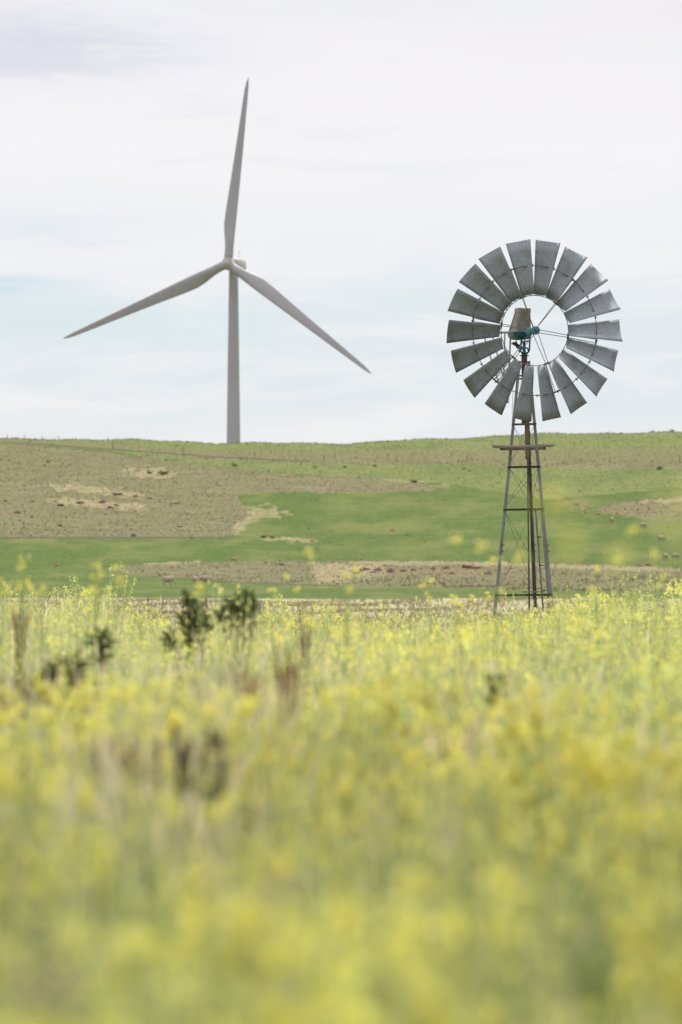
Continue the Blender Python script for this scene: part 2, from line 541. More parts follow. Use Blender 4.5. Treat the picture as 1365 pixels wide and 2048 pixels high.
G = mix_c(nt, mapr(nt, n_mid, .64, .78, 0, .55), G, (.13, .14, .05))
G = mix_c(nt, mapr(nt, n_str, .5, .72, 0, .5), G, (.115, .148, .04))
G = mix_c(nt, mapr(nt, n_str, .46, .3, 0, .45), G, (.04, .075, .018))
yg = mix_c(nt, mapr(nt, n_fin, .36, .64), (.082, .115, .032), (.168, .188, .058))
yg = mix_c(nt, mapr(nt, n_str, .5, .7, 0, .6), yg, (.21, .185, .09))
yg = mix_c(nt, mapr(nt, n_big, .45, .65, 0, .6), yg, (.085, .125, .036))
br = mix_c(nt, mapr(nt, n_fin, .36, .64), (.083, .080, .034), (.178, .167, .084))
br = mix_c(nt, mapr(nt, n_str, .45, .68, 0, .65), br, (.205, .188, .105))
br = mix_c(nt, mapr(nt, n_str, .48, .30, 0, .55), br, (.068, .076, .028))
br = mix_c(nt, mapr(nt, n_big, .4, .65, 0, .6), br, (.135, .135, .06))
tn = mix_c(nt, mapr(nt, n_fin, .3, .7), (.105, .102, .045), (.18, .165, .082))
stw = mix_c(nt, mapr(nt, n_fin, .3, .7), (.23, .195, .10), (.37, .32, .18))
bg_ = mix_c(nt, mapr(nt, n_mid, .3, .7), (.29, .265, .155), (.38, .345, .215))
rd = mix_c(nt, mapr(nt, n_fin, .3, .7), (.18, .095, .06), (.30, .18, .115))
mead = mix_c(nt, mapr(nt, noise_out(nt, P, 1.2, 4), .35, .65), (.06, .065, .022), (.15, .13, .055))
c = mix_c(nt, edge(A1[1]), G, yg)
c = mix_c(nt, math_n(nt, 'MULTIPLY', edge(A3[0], .9), .8), c, tn)
c = mix_c(nt, edge(A1[0], 2.0), c, br)
c = mix_c(nt, math_n(nt, 'MULTIPLY', edge(A1[2], 2.3), .55), c, stw)
c = mix_c(nt, edge(A2[0], .4), c, bg_)
c = mix_c(nt, math_n(nt, 'MULTIPLY', mapr(nt, math_n(nt, 'ADD', A2[1], math_n(nt, 'MULTIPLY', math_n(nt, 'SUBTRACT', n_fin, .5), 5.0)), 1.0, 1.5), .7), c, rd)
c = mix_c(nt, math_n(nt, 'MULTIPLY', edge(A2[2], .9), .8), c, (.075, .065, .045))
c = mix_c(nt, A3[1], c, mead)
b = nt.nodes.new('ShaderNodeBsdfPrincipled')
L(nt, c, b.inputs['Base Color'])
b.inputs['Roughness'].default_value = .95
b.inputs['Specular IOR Level'].default_value = .1
bp = node(nt, 'ShaderNodeBump', i_Height=n_mid, i_Strength=.3)
bp.inputs['Distance'].default_value = .5
L(nt, bp.outputs[0], b.inputs['Normal'])
o = nt.nodes.new('ShaderNodeOutputMaterial')
L(nt, b.outputs[0], o.inputs[0])
M['fields'] = m
ground = np_mesh('ground', np.stack([GX, GY, GZ], -1).reshape(-1, 3), Q, {'ZoneA': z1.reshape(-1, 3), 'ZoneB': z2.reshape(-1, 3), 'ZoneC': z3.reshape(-1, 3)}, m, None, True)
tag(ground, kind='structure')

# ------------------------------------------------------ plant mass helpers
def scatter(tpls, pos, scale, rng, tint=None, tilt=.0, zscale=None):
    """tpls: list of (V, Q, C); returns V, Q, C of all copies"""
    n = len(pos)
    which = rng.integers(0, len(tpls), n)
    VV, QQ, CC, off = [], [], [], 0
    for k, (v, q, c) in enumerate(tpls):
        s = np.where(which == k)[0]
        if not len(s):
            continue
        th = rng.uniform(0, 2 * np.pi, len(s))
        co, si = np.cos(th)[:, None], np.sin(th)[:, None]
        sc_ = scale[s][:, None]
        zs = sc_ if zscale is None else sc_ * zscale[s][:, None]
        x = (v[None, :, 0] * co - v[None, :, 1] * si) * sc_
        y = (v[None, :, 0] * si + v[None, :, 1] * co) * sc_
        z = v[None, :, 2] * zs
        if tilt:
            tx, ty = rng.normal(0, tilt, len(s))[:, None], rng.normal(0, tilt, len(s))[:, None]
            x = x + tx * z
            y = y + ty * z
        V = np.stack([x, y, z], -1) + pos[s][:, None, :]
        VV.append(V.reshape(-1, 3))
        QQ.append((q[None] + (np.arange(len(s)) * len(v))[:, None, None] + off).reshape(-1, 4))
        off += len(s) * len(v)
        cc = np.repeat(c[None], len(s), 0)
        if tint is not None:
            cc = cc * tint[s][:, None, :]
        CC.append(cc.reshape(-1, 3))
    return np.concatenate(VV), np.concatenate(QQ), np.clip(np.concatenate(CC), 0, .95)

class TP:
    """small plant template builder (quads with colours)"""
    def __init__(self):
        self.v, self.q, self.c = [], [], []
    def quad(self, pts, col):
        k = len(self.v)
        self.v += [tuple(p) for p in pts]
        self.c += [col] * 4
        self.q.append((k, k + 1, k + 2, k + 3))
    def ribbon(self, pts, widths, side, col, col2=None):
        k = len(self.v)
        n = len(pts)
        for i, (p, w) in enumerate(zip(pts, widths)):
            p = np.array(p)
            t = i / (n - 1)
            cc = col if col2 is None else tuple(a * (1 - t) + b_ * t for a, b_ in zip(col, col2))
            self.v += [tuple(p - side * w / 2), tuple(p + side * w / 2)]
            self.c += [cc, cc]
        for i in range(n - 1):
            self.q.append((k + 2 * i, k + 2 * i + 1, k + 2 * i + 3, k + 2 * i + 2))
    def stem(self, pts, r0, r1, col, sides=3):
        k = len(self.v)
        n = len(pts)
        for i, p in enumerate(pts):
            r = r0 + (r1 - r0) * i / (n - 1)
            for s in range(sides):
                a = 2 * np.pi * s / sides
                self.v.append((p[0] + r * np.cos(a), p[1] + r * np.sin(a), p[2]))
                self.c.append(col)
        for i in range(n - 1):
            for s in range(sides):
                s2 = (s + 1) % sides
                self.q.append((k + i * sides + s, k + i * sides + s2, k + (i + 1) * sides + s2, k + (i + 1) * sides + s))
    def out(self):
        return np.array(self.v, float), np.array(self.q, int), np.array(self.c, float)

Y1, Y2, Y3 = (.86, .79, .12), (.90, .86, .26), (.78, .77, .24)
GS, GS2 = (.52, .60, .25), (.60, .66, .32)
LG = (.28, .38, .13)
def flower(tp, c, r, rng, detail=True):
    nrm = rng.normal(0, .7, 3) + np.array([0, 0, .8])
    nrm /= np.linalg.norm(nrm)
    a = np.cross(nrm, rng.normal(0, 1, 3))
    a /= np.linalg.norm(a)
    b_ = np.cross(nrm, a)
    col = (Y1, Y2, Y3)[rng.integers(0, 3)]
    if detail:
        for x, y in ((a, b_), (b_, a)):
            tp.quad([c - x * r - y * r * .42, c + x * r - y * r * .42, c + x * r + y * r * .42, c - x * r + y * r * .42], col)
    else:
        tp.quad([c - a * r, c - b_ * r, c + a * r, c + b_ * r], col)
def mustard(rng, nbr, nfl, detail, h=1.0, fr=.011):
    tp = TP()
    lean = rng.normal(0, .06, 2)
    top = np.array([lean[0], lean[1], h])
    mid = np.array([lean[0] * .3, lean[1] * .3, h * .5])
    sides = 3 if detail else 2
    tp.stem([(0, 0, 0), mid, top], .006, .0025, GS, sides)
    tips = [(top, np.array([0, 0, 1.0]))]
    for i in range(nbr):
        t = rng.uniform(.42, .85)
        b0 = (np.array([0, 0, 0]) * (1 - t) + top * t)
        az = rng.uniform(0, 2 * np.pi)
        ln = h * rng.uniform(.14, .34)
        dr = np.array([np.cos(az) * .55, np.sin(az) * .55, .85])
        b1 = b0 + dr * ln * .6
        b2 = b0 + dr * ln + np.array([0, 0, .05])
        b2[2] = min(b2[2], h * 1.02)
        tp.stem([b0, b1, b2], .0035, .002, GS2, sides)
        tips.append((b2, dr))
        if detail or i % 2 == 0:      # slim pods along the stalk
            for j in range(3):
                q = b0 + (b2 - b0) * rng.uniform(.3, .8)
                az2 = rng.uniform(0, 6.28)
                e = q + np.array([np.cos(az2) * .03, np.sin(az2) * .03, .035])
                tp.ribbon([q, e], [.0035, .002], np.array([-np.sin(az2), np.cos(az2), 0]), GS2)
    for c, dr in tips:
        for j in range(nfl):
            hh = rng.uniform(-.05, .012)
            rr = .026 * (1 - max(hh, 0) * 30)
            p = c + np.array([rng.normal(0, rr * .6), rng.normal(0, rr * .6), hh])
            flower(tp, p, fr * rng.uniform(.75, 1.15), rng, detail)
        tp.ribbon([c + np.array([0, 0, -.01]), c + np.array([0, 0, .018])], [.012, .006], np.array([1., 0, 0]), (.62, .66, .2))
    for i in range(9 if detail else 4):
        z = h * rng.uniform(.05, .55)
        az = rng.uniform(0, 2 * np.pi)
        d_ = np.array([np.cos(az), np.sin(az), 0])
        s_ = np.array([-np.sin(az), np.cos(az), 0])
        ln = rng.uniform(.07, .17)
        p0 = np.array([lean[0] * z * .6, lean[1] * z * .6, z])
        tp.ribbon([p0, p0 + d_ * ln * .55 + np.array([0, 0, .04]), p0 + d_ * ln + np.array([0, 0, .0])], [.012, .055, .006], s_, LG, (.30, .42, .12))
    return tp.out()
def tussock(rng, nb, h, spread, col, col2, w=.01, head=None, bend=.35):
    tp = TP()
    for i in range(nb):
        az = rng.uniform(0, 2 * np.pi)
        d_ = np.array([np.cos(az), np.sin(az), 0])
        s_ = np.array([-np.sin(az), np.cos(az), 0])
        r0 = rng.uniform(0, spread * .4)
        ln = h * rng.uniform(.6, 1.1)
        bd = rng.uniform(.1, 1) * bend
        p0 = d_ * r0
        p1 = p0 + d_ * bd * ln * .35 + np.array([0, 0, ln * .6])
        p2 = p0 + d_ * bd * ln + np.array([0, 0, ln * (1 - bd * .25)])
        k = rng.uniform(.75, 1.25)
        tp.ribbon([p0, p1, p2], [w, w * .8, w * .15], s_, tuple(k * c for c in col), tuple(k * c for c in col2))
        if head is not None and rng.random() < .55:
            hd = (p2 - p1) / np.linalg.norm(p2 - p1)
            tp.ribbon([p2 - hd * .06, p2 - hd * .01, p2 + hd * .05], [.006, .014, .003], s_, head)
    return tp.out()

def snap(x, y):
    return np.stack([x, y, ground_z(x, y)], -1)

# ------------------------------------------------------ foreground meadow
rng = np.random.default_rng(5)
def wedge(n, d0, d1, margin, pw=1.0, rng=rng):
    """points in the ground wedge before the lens, density falling as distance^-pw"""
    d = []
    k = 2.0 - pw
    # width grows ~ 0.12 d + 2 margin
    dd = np.linspace(d0, d1, 400)
    wt = (.062 * dd * 2 + 2 * margin) * dd ** (-(pw - 1.0))
    cdf = np.cumsum(wt)
    cdf /= cdf[-1]
    d = np.interp(rng.random(n), cdf, dd)
    hw = .064 * d + margin
    x = rng.uniform(-1, 1, n) * hw
    return x, d
def vnoise(x, y, s, seed):
    r = np.random.default_rng(seed)
    v = np.zeros_like(x)
    for k in range(9):
        a = r.uniform(0, 2 * np.pi)
        f = s * r.uniform(.6, 1.8)
        v += np.sin((x * np.cos(a) + y * np.sin(a)) * f + r.uniform(0, 6.28))
    return v / 4.0
def pat(x, d, seed, s=1.0):
    """slow patchiness of the meadow, about -1..1"""
    return np.clip(vnoise(x * s, d * .42 * s, 2.3, seed) * .75, -1, 1)
near_s = [mustard(rng, rng.integers(3, 7), rng.integers(0, 3), True, 1.0) for _ in range(7)]
near_r = [mustard(rng, rng.integers(5, 9), rng.integers(10, 17), True, 1.0, .0138) for _ in range(6)]
far_s = [mustard(rng, rng.integers(3, 6), rng.integers(1, 4), False, 1.0, .0125) for _ in range(7)]
far_r = [mustard(rng, rng.integers(5, 8), rng.integers(6, 10), False, 1.0, .0140) for _ in range(6)]
def hollow(x, d):
    """1 in the ragged gaps between clumps of plants"""
    return sstep(.30, .62, pat(x, d, 99, 1.15))
# clumps of taller grass that stand round the single weeds and shrubs
SPOTS = [(392, 46), (478, 44), (200, 37), (995, 30), (130, 27), (573, 24), (500, 26), (610, 44), (40, 40), (25, 27), (160, 27), (400, 17.5), (275, 17.5), (890, 21), (1310, 19)]
V_, Q_, C_ = [], [], []
off = 0
for (ts_, tr_, n, d0, d1, mg, pw) in ((near_s, near_r, 5700, 5.2, 24, 1.6, 1.35), (far_s, far_r, 14700, 24, 104, 2.6, 1.25)):
    x, d = wedge(n, d0, d1, mg, pw)
    side = np.clip(x / (.06 * d + .3), -1.2, 1.2)
    p1 = .65 * pat(x, d, 3) + .75 * (1 - sstep(26, 50, d)) * np.clip(vnoise(x, d * .27, 9.0, 61), -1, 1) + .25 * side
    keep = rng.random(n) < np.clip(.62 + .55 * p1, .04, 1) * (.8 + .2 * sstep(12, 30, d))
    keep &= rng.random(n) > .8 * hollow(x, d)
    x, d, p1 = x[keep], d[keep], p1[keep]
    rich = rng.random(len(x)) < np.clip(.055 + .82 * p1, .02, .8) * (.55 + .45 * sstep(9, 22, d))
    h = np.clip(rng.normal(.88, .12, len(x)), .5, 1.1)
    h = h * (1 + .17 * sstep(30, 60, d) * np.clip(vnoise(x * 1.1, d * .16, 1.6, 123), -1.2, 1.2))
    tall = rng.random(len(x)) < .15 * sstep(27, 42, d) * (1 - .6 * sstep(55, 80, d))
    h = np.where(tall, h + rng.uniform(.05, .42, len(x)), h)
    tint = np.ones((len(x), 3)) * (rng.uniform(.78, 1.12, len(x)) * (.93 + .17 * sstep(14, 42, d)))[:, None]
    pn = pat(x, d, 8)
    tint[:, 0] *= 1 - .08 * pn
    tint[:, 2] *= 1 + .15 * pn
    for kk, tpl in ((rich, tr_), (~rich, ts_)):
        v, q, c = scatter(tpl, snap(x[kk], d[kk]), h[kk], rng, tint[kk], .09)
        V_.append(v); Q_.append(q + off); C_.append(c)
        off += len(v)
fl = np_mesh('mustard_flowers', np.concatenate(V_), np.concatenate(Q_), np.concatenate(C_), M['petal'])
tag(fl, 'pale yellow mustard in bloom, filling the whole blurred meadow in front', 'flowers', None, 'stuff')

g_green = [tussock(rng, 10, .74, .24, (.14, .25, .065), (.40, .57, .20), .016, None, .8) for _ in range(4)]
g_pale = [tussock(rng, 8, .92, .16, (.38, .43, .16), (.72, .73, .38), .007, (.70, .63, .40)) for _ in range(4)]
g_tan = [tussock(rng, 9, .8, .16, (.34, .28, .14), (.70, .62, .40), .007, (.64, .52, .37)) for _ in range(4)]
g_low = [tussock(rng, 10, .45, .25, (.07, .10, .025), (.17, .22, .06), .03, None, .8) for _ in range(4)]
V_, Q_, C_ = [], [], []
off = 0
for (n, d0, d1, mg, pw) in ((6000, 5, 24, 1.6, 1.3), (19600, 24, 118, 2.6, 1.2)):
    x, d = wedge(n, d0, d1, mg, pw)
    pg = .6 * pat(x, d, 21, .8) + .8 * (1 - sstep(26, 50, d)) * np.clip(vnoise(x, d * .27, 7.0, 62), -1, 1)
    keep = rng.random(n) < np.clip(.70 + .35 * pat(x, d, 30), .15, 1)
    hl = hollow(x, d)
    keep &= rng.random(n) > .72 * hl
    x, d, pg, hl = x[keep], d[keep], pg[keep], hl[keep]
    side = np.clip(x / (.06 * d + .3), -1.2, 1.2)
    r_ = rng.random(len(x)) + .38 * pg + .12 * side + .30 * (1 - sstep(12, 32, d))
    sel = np.where(r_ > .58, 0, np.where(r_ > .20, 1, 2))
    lowk = rng.random(len(x)) < .24 + .2 * (1 - sstep(10, 28, d)) + .5 * hl
    sel[lowk] = 3
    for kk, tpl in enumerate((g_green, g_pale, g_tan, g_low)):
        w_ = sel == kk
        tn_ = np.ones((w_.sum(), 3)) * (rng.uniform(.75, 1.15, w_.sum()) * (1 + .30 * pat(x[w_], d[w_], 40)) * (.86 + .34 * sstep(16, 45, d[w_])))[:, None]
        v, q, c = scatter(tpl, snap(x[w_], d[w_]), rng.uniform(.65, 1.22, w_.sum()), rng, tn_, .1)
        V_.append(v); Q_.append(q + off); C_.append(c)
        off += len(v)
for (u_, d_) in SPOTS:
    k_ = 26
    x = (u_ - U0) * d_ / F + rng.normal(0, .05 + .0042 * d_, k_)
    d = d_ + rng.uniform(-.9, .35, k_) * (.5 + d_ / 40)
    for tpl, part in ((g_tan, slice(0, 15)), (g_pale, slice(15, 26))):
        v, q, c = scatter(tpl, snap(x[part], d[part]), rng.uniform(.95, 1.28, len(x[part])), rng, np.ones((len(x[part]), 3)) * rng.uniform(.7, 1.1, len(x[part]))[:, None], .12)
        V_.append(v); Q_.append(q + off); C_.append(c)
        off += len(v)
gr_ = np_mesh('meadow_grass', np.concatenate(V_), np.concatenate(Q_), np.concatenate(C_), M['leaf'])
tag(gr_, 'green and straw coloured long grass growing among the meadow flowers', 'grass', None, 'stuff')

# ------------------------------------------------ tussocks on the far fields
rng = np.random.default_rng(9)
def far_points(n, d0, d1, polys, thr=.5, u0=-130, u1=1495, extra=None):
    d = rng.uniform(d0, d1, n)
    u = rng.uniform(u0, u1, n)
    x = (u - U0) * d / F
    z = ground_z(x, d)
    uu, rr = uv_of(x, d, z)
    m_ = zone(polys, uu, rr) + rng.normal(0, .16, n) + .25 * np.clip(vnoise(x, d * .3, .8, 77), -1, 1)
    k = m_ > thr
    return x[k], d[k]
bt = [tussock(rng, 9, .30, .5, (.13, .12, .07), (.20, .187, .10), .042, None, .5) for _ in range(6)] + \
     [tussock(rng, 9, .28, .5, (.12, .14, .058), (.165, .16, .072), .042, None, .5) for _ in range(4)]
xa, da = far_points(16000, 960, 1245, BRUSH)
xb, db = far_points(9000, 720, 960, BRUSH)
x, d = np.concatenate([xa, xb]), np.concatenate([da, db])
ux, rx = uv_of(x, d, ground_z(x, d))
kd = (zone(DARK, ux, rx) < .45) & (zone(STRAW, ux, rx) < rng.uniform(.3, .9, len(x)))
x, d = x[kd], d[kd]
sc_ = rng.uniform(.45, 1.0, len(x)) * np.where(rng.random(len(x)) < .05, 1.8, 1)
pn = np.clip(vnoise(x * .45, d * .16, .5, 4), -1, 1)
pm = np.clip(vnoise(x, d * .35, 2.4, 14), -1, 1)
_, rr_ = uv_of(x, d, ground_z(x, d))
tt = np.ones((len(x), 3)) * (rng.uniform(.88, 1.12, len(x)) * (1 + .17 * pn + .17 * pm))[:, None]
tt[:, 0] *= 1 - .07 * pn
tt[:, 2] *= 1 - .10 * pn
v, q, c = scatter(bt, snap(x, d), sc_, rng, tt)
bo = np_mesh('dry_brush', v, q, c, M['straw'])
tag(bo, 'grey brown dry scrub covering the hillside and the banks', 'scrub', None, 'stuff')
st = [tussock(rng, 9, .36, .4, (.27, .24, .135), (.37, .335, .195), .035, None, .5) for _ in range(5)]
x1, d1 = far_points(14000, 905, 1245, STRAW, .55)
x2, d2 = far_points(26000, 150, 575, BEIGE, .55)
x3, d3 = (rng.uniform(-1, 1, 7000) * 14, rng.uniform(116, 300, 7000))
x2, d2 = np.concatenate([x2, x3]), np.concatenate([d2, d3])
x, d = np.concatenate([x1, x2]), np.concatenate([d1, d2])
sc_ = np.concatenate([rng.uniform(.6, 1.1, len(x1)), rng.uniform(.5, 1.0, len(x2))])
tt = np.ones((len(x), 3)) * rng.uniform(.7, 1.15, len(x))[:, None]
v, q, c = scatter(st, snap(x, d), sc_, rng, tt)
so_ = np_mesh('dry_grass', v, q, c, M['straw'])
tag(so_, 'straw coloured dry grass in the valley and in pale streaks on the hill', 'grass', None, 'stuff')
ct = [tussock(rng, 8, .30, .55, (.12, .14, .042), (.185, .195, .063), .05, None, .5) for _ in range(4)] + \
     [tussock(rng, 8, .28, .55, (.19, .19, .062), (.29, .28, .09), .05, None, .5) for _ in range(4)]
x1, d1 = far_points(6500, 1120, 1300, YG, .5)
rc = rng.uniform(1275, 1300, 5000)
xc = (rng.uniform(-130, 1495, 5000) - U0) * rc / F
x, d = np.concatenate([x1, xc]), np.concatenate([d1, rc])
sc_ = rng.uniform(.4, 1.0, len(x)) * np.where(rng.random(len(x)) < .05, 1.9, 1.0)
tt = np.ones((len(x), 3)) * rng.uniform(.75, 1.2, len(x))[:, None]
v, q, c = scatter(ct, snap(x, d), sc_, rng, tt)
co_ = np_mesh('ridge_grass', v, q, c, M['leaf'])
tag(co_, 'yellow green rough grass along the top of the hill', 'grass', None, 'stuff')
pt = [tussock(rng, 7, .09, .5, (.058, .102, .021), (.086, .135, .030), .04, None, .6) for _ in range(4)] + [tussock(rng, 7, .09, .5, (.085, .12, .03), (.12, .15, .04), .04, None, .6) for _ in range(3)]
ALLZ = BRUSH + YG + STRAW + BEIGE
dd = rng.uniform(880, 1190, 6000)
uu = rng.uniform(-130, 1495, 6000)
xx = (uu - U0) * dd / F
_, rr = uv_of(xx, dd, ground_z(xx, dd))
k = zone(ALLZ, uu, rr) < .4
x, d = xx[k], dd[k]
v, q, c = scatter(pt, snap(x, d), rng.uniform(.6, 1.2, len(x)), rng, np.ones((len(x), 3)) * rng.uniform(.75, 1.25, len(x))[:, None])
po = np_mesh('green_crop', v, q, c, M['leaf'])
tag(po, 'short bright green crop on the sheep field', 'crop', None, 'stuff')

# ------------------------------------------------------------ wind turbine
DT = 1450.0
YAW_T = R(15)
ta = Vector((-math.sin(YAW_T), -math.cos(YAW_T), 0))      # rotor faces the viewer and to the left
tr = Vector((math.cos(YAW_T), -math.sin(YAW_T), 0))
ZV = Vector((0, 0, 1))
hubw = at(456, 527, DT)
base_xy = hubw - ta * 5.3
tb = Vector((base_xy.x, base_xy.y, gz(base_xy.x, base_xy.y) - .6))
root = empty('wind_turbine', tb)
tag(root, 'tall pale grey three bladed wind turbine behind the ridge', 'wind turbine')
H = hubw - tb                      # hub centre, local
ztop = H.z - 1.7
m_ = MB()
seam = ztop - (765 - 545) * DT / F
rad = lambda z: 1.17 + (ztop - z) * (1.75 - 1.17) / ((882 - 545) * DT / F)
m_.lathe((0, 0, 0), ZV, [(z, rad(z)) for z in np.linspace(seam, ztop, 12)], 40, False)
tw = m_.build('tower', M['tower_paint'], root, True)
m_ = MB()
m_.lathe((0, 0, 0), ZV, [(z, rad(z)) for z in np.linspace(0, seam - .001, 12)], 40, False)
m_.build('lower_tower', M['tower_paint_low'], tw, True)
# nacelle: rounded box along the axis
m_ = MB()
rings = []
for s, hw, zt, zb in ((2.0, 1.25, 1.25, -1.3), (1.6, 1.5, 1.5, -1.6), (-2, 1.65, 1.7, -1.75), (-5.6, 1.6, 1.65, -1.6), (-6.6, 1.5, 1.45, -1.3), (-7.0, 1.2, 1.1, -1.0)):
    ring = []
    for k in range(20):
        a = 2 * math.pi * k / 20
        cx, cz = math.cos(a), math.sin(a)
        px = math.copysign(abs(cx) ** .45, cx) * hw
        pz = math.copysign(abs(cz) ** .45, cz) * (zt if cz > 0 else -zb)
        ring.append(H - ta * 5.3 + ta * s + tr * px + ZV * pz)
    rings.append(ring)
m_.quadstrip(rings)
nac = m_.build('nacelle', M['hub_paint'], root, True)
for dx in (.3,):
    m_ = MB()
    p = H - ta * 9.6 + tr * dx + ZV * 1.6
    m_.tube([p, p + ZV * 2.0], .05, 6)
    m_.bar(p + ZV * 1.9 - tr * .3, p + ZV * 1.9 + tr * .3, .1, .1)
    m_.build('wind_sensor', M['tower_paint'], nac)
# spinner
m_ = MB()
m_.lathe(H, ta, [(-1.7, 1.1), (-1.5, 1.55), (-.6, 1.7), (.3, 1.62), (.95, 1.32), (1.45, .86), (1.72, .42), (1.8, .01)], 32)
hub = m_.build('spinner', M['hub_paint'], root, True)
BL = 47.5
stn = ((1.0, 2.25, 2.2, 0, 0), (2.2, 2.25, 2.1, 0, 0), (4.5, 2.4, 1.8, .12, 20), (7.5, 2.75, 1.25, .3, 16), (10.0, 3.0, .95, .36, 13), (14, 2.8, .72, .36, 10), (20, 2.35, .52, .34, 7), (27, 1.9, .38, .32, 4.5), (34, 1.5, .27, .31, 3), (40, 1.15, .18, .30, 2), (44.5, .86, .12, .30, 1), (46.3, .55, .07, .30, .5), (BL, .12, .03, .3, 0))
for th in (R(83), R(203), R(323)):
    e = tr * math.cos(th) + ZV * math.sin(th)
    t = -tr * math.sin(th) + ZV * math.cos(th)      # counter-clockwise: the bulging trailing edge lies on this side
    m_ = MB()
    rings = []
    for r, ch0, tk, sh, tw_ in stn:
        tw2 = R(tw_ + 4)
        cx = t * math.cos(tw2) - ta * math.sin(tw2)
        cn = ta * math.cos(tw2) + t * math.sin(tw2)
        ring = []
        for k in range(20):
            a = 2 * math.pi * k / 20
            ch = ch0 * (1 + .2 * min(1, max(0, (r - 3) / 5)))
            px = math.cos(a) * ch / 2
            blend = min(1, max(0, (r - 2.2) / 6))
            tap = 1 - blend * .55 * (math.cos(a) * .5 + .5)       # thin trailing edge
            py = math.sin(a) * tk / 2 * tap
            ring.append(H + e * r + cx * (px + sh * ch * .55) + cn * (py + .0004 * r * r))
        rings.append(ring)
    m_.quadstrip(rings)
    m_.build('blade', M['white_paint'], root, True)
    m_ = MB()
    m_.lathe(H, e, [(.9, 1.18), (1.62, 1.14), (1.63, 1.05)], 28)
    m_.build('blade_collar', M['hub_paint'], hub, True)
m_ = MB()
hp = H + ta * 1.18 + tr * .62 + ZV * .55
m_.lathe(hp, (ta + tr * .5 + ZV * .45), [(-.3, .33), (.16, .33)], 14)
m_.build('lifting_hole', M['black'], hub)

# ---------------------------------------------------------------- wind pump
DW = 114.0
YAW = R(15)
wa = Vector((math.sin(YAW), -math.cos(YAW), 0))           # wheel faces the viewer and to the right
wr = Vector((math.cos(YAW), math.sin(YAW), 0))
base = at(1055, R0, DW)
base.z = gz(base.x, base.y) - .05
pump = empty('wind_pump', base)
tag(pump, 'old farm water pumping windmill with round many bladed wheel on steel tower', 'windmill')
def W(u, row, d=DW):
    return at(u, row, d) - base
wc = W(1070, 661, DW - .85)
# wheel
m_ = MB()
m_.torus(wc, wr, ZV, 1.29, .008, 120, 6)
wheel = m_.build('wheel', M['rod'], pump, True)
m_ = MB()
m_.torus(wc, wr, ZV, .70, .0085, 96, 6)
m_.build('inner_ring', M['rod'], wheel, True)
NB = 18
for k in range(NB):
    th = R(101.2 + 20 * k + random.uniform(-.5, .5))
    e = wr * math.cos(th) + ZV * math.sin(th)
    t = -wr * math.sin(th) + ZV * math.cos(th)
    me_v, nu, nv = [], 7, 6
    m_ = MB()
    bm = m_.bm
    jit = random.uniform(-2.0, 2.0)
    grids = []
    for side in (0, 1):
        g = []
        for i in range(nv):
            s = i / (nv - 1)
            r = .715 + s * (1.80 - .715)
            ch = .265 + s * (.505 - .265)
            p = R(29 - 5 * s + jit)
            cv = t * math.cos(p) - wa * math.sin(p)
            cn = wa * math.cos(p) + t * math.sin(p)
            row = []
            for j in range(nu):
                q = j / (nu - 1) - .5
                camber = (q * q * 4 - 1) * .085 * ch
                row.append(bm.verts.new(wc + e * r + cv * (q * ch) + cn * (camber + (.002 if side else -.002))))
            g.append(row)
        grids.append(g)
    for side, g in enumerate(grids):
        for i in range(nv - 1):
            for j in range(nu - 1):
                f = (g[i][j], g[i][j + 1], g[i + 1][j + 1], g[i + 1][j])
                bm.faces.new(f if side else f[::-1])
    a_, b_ = grids
    rim = [(0, j) for j in range(nu)] + [(i, nu - 1) for i in range(1, nv)] + [(nv - 1, j) for j in range(nu - 2, -1, -1)] + [(i, 0) for i in range(nv - 2, 0, -1)]
    for x_, y_ in zip(rim, rim[1:] + rim[:1]):
        bm.faces.new((a_[x_[0]][x_[1]], a_[y_[0]][y_[1]], b_[y_[0]][y_[1]], b_[x_[0]][x_[1]]))
    m_.build('wheel_blade', M['vane'], wheel, True)
    # bracket holding the blade to the outer ring, and the clip on the inner ring
    m_ = MB()
    p = R(26)
    cv = t * math.cos(p) - wa * math.sin(p)
    q0 = wc + e * 1.29 + t * .27 + wa * .012
    q1 = wc + e * 1.295 + t * .14 + wa * .02
    q2 = wc + e * 1.29 + t * .0 + wa * .03
    m_.bar(wc + e * 1.285 - t * .21 + wa * .0, wc + e * 1.285 - t * .02 + wa * .02, .012, .022, wa)
    m_.bar(wc + e * 1.25 - t * .205, wc + e * 1.31 - t * .215, .014, .02, wa)
    m_.build('blade_bracket', M['rod'], wheel)
    for off_ in (-.045, .05):
        m_ = MB()
        m_.bar(wc + e * .685 + t * off_ + wa * .012, wc + e * .725 + t * off_ + wa * .012, .012, .014, wa)
        m_.build('ring_clip', M['rod'], wheel)
for k in range(6):
    th = R(111.2 + 60 * k)
    e = wr * math.cos(th) + ZV * math.sin(th)
    t = -wr * math.sin(th) + ZV * math.cos(th)
    for sgn in (-1, 1):
        m_ = MB()
        h0 = wc + wa * (.10 * sgn - .02) + e * .06 + t * .022 * sgn
        h1 = wc + wa * (.022 * sgn) + e * .70 + t * .02 * sgn
        h2 = wc + wa * (.03 * sgn) + e * 1.30 + t * .036 * sgn
        m_.tube([h0, h1, h2], .0078, 6)
        m_.build('spoke', M['rod'], wheel)
    m_ = MB()
    m_.bar(wc + e * .70 - t * .055, wc + e * .70 + t * .055, .035, .03, wa)
    m_.build('spoke_clamp', M['dark_steel'], wheel)
    m_ = MB()
    m_.bar(wc + e * 1.295 - t * .075, wc + e * 1.295 + t * .075, .03, .02, wa)
    m_.build('spoke_clamp', M['dark_steel'], wheel)
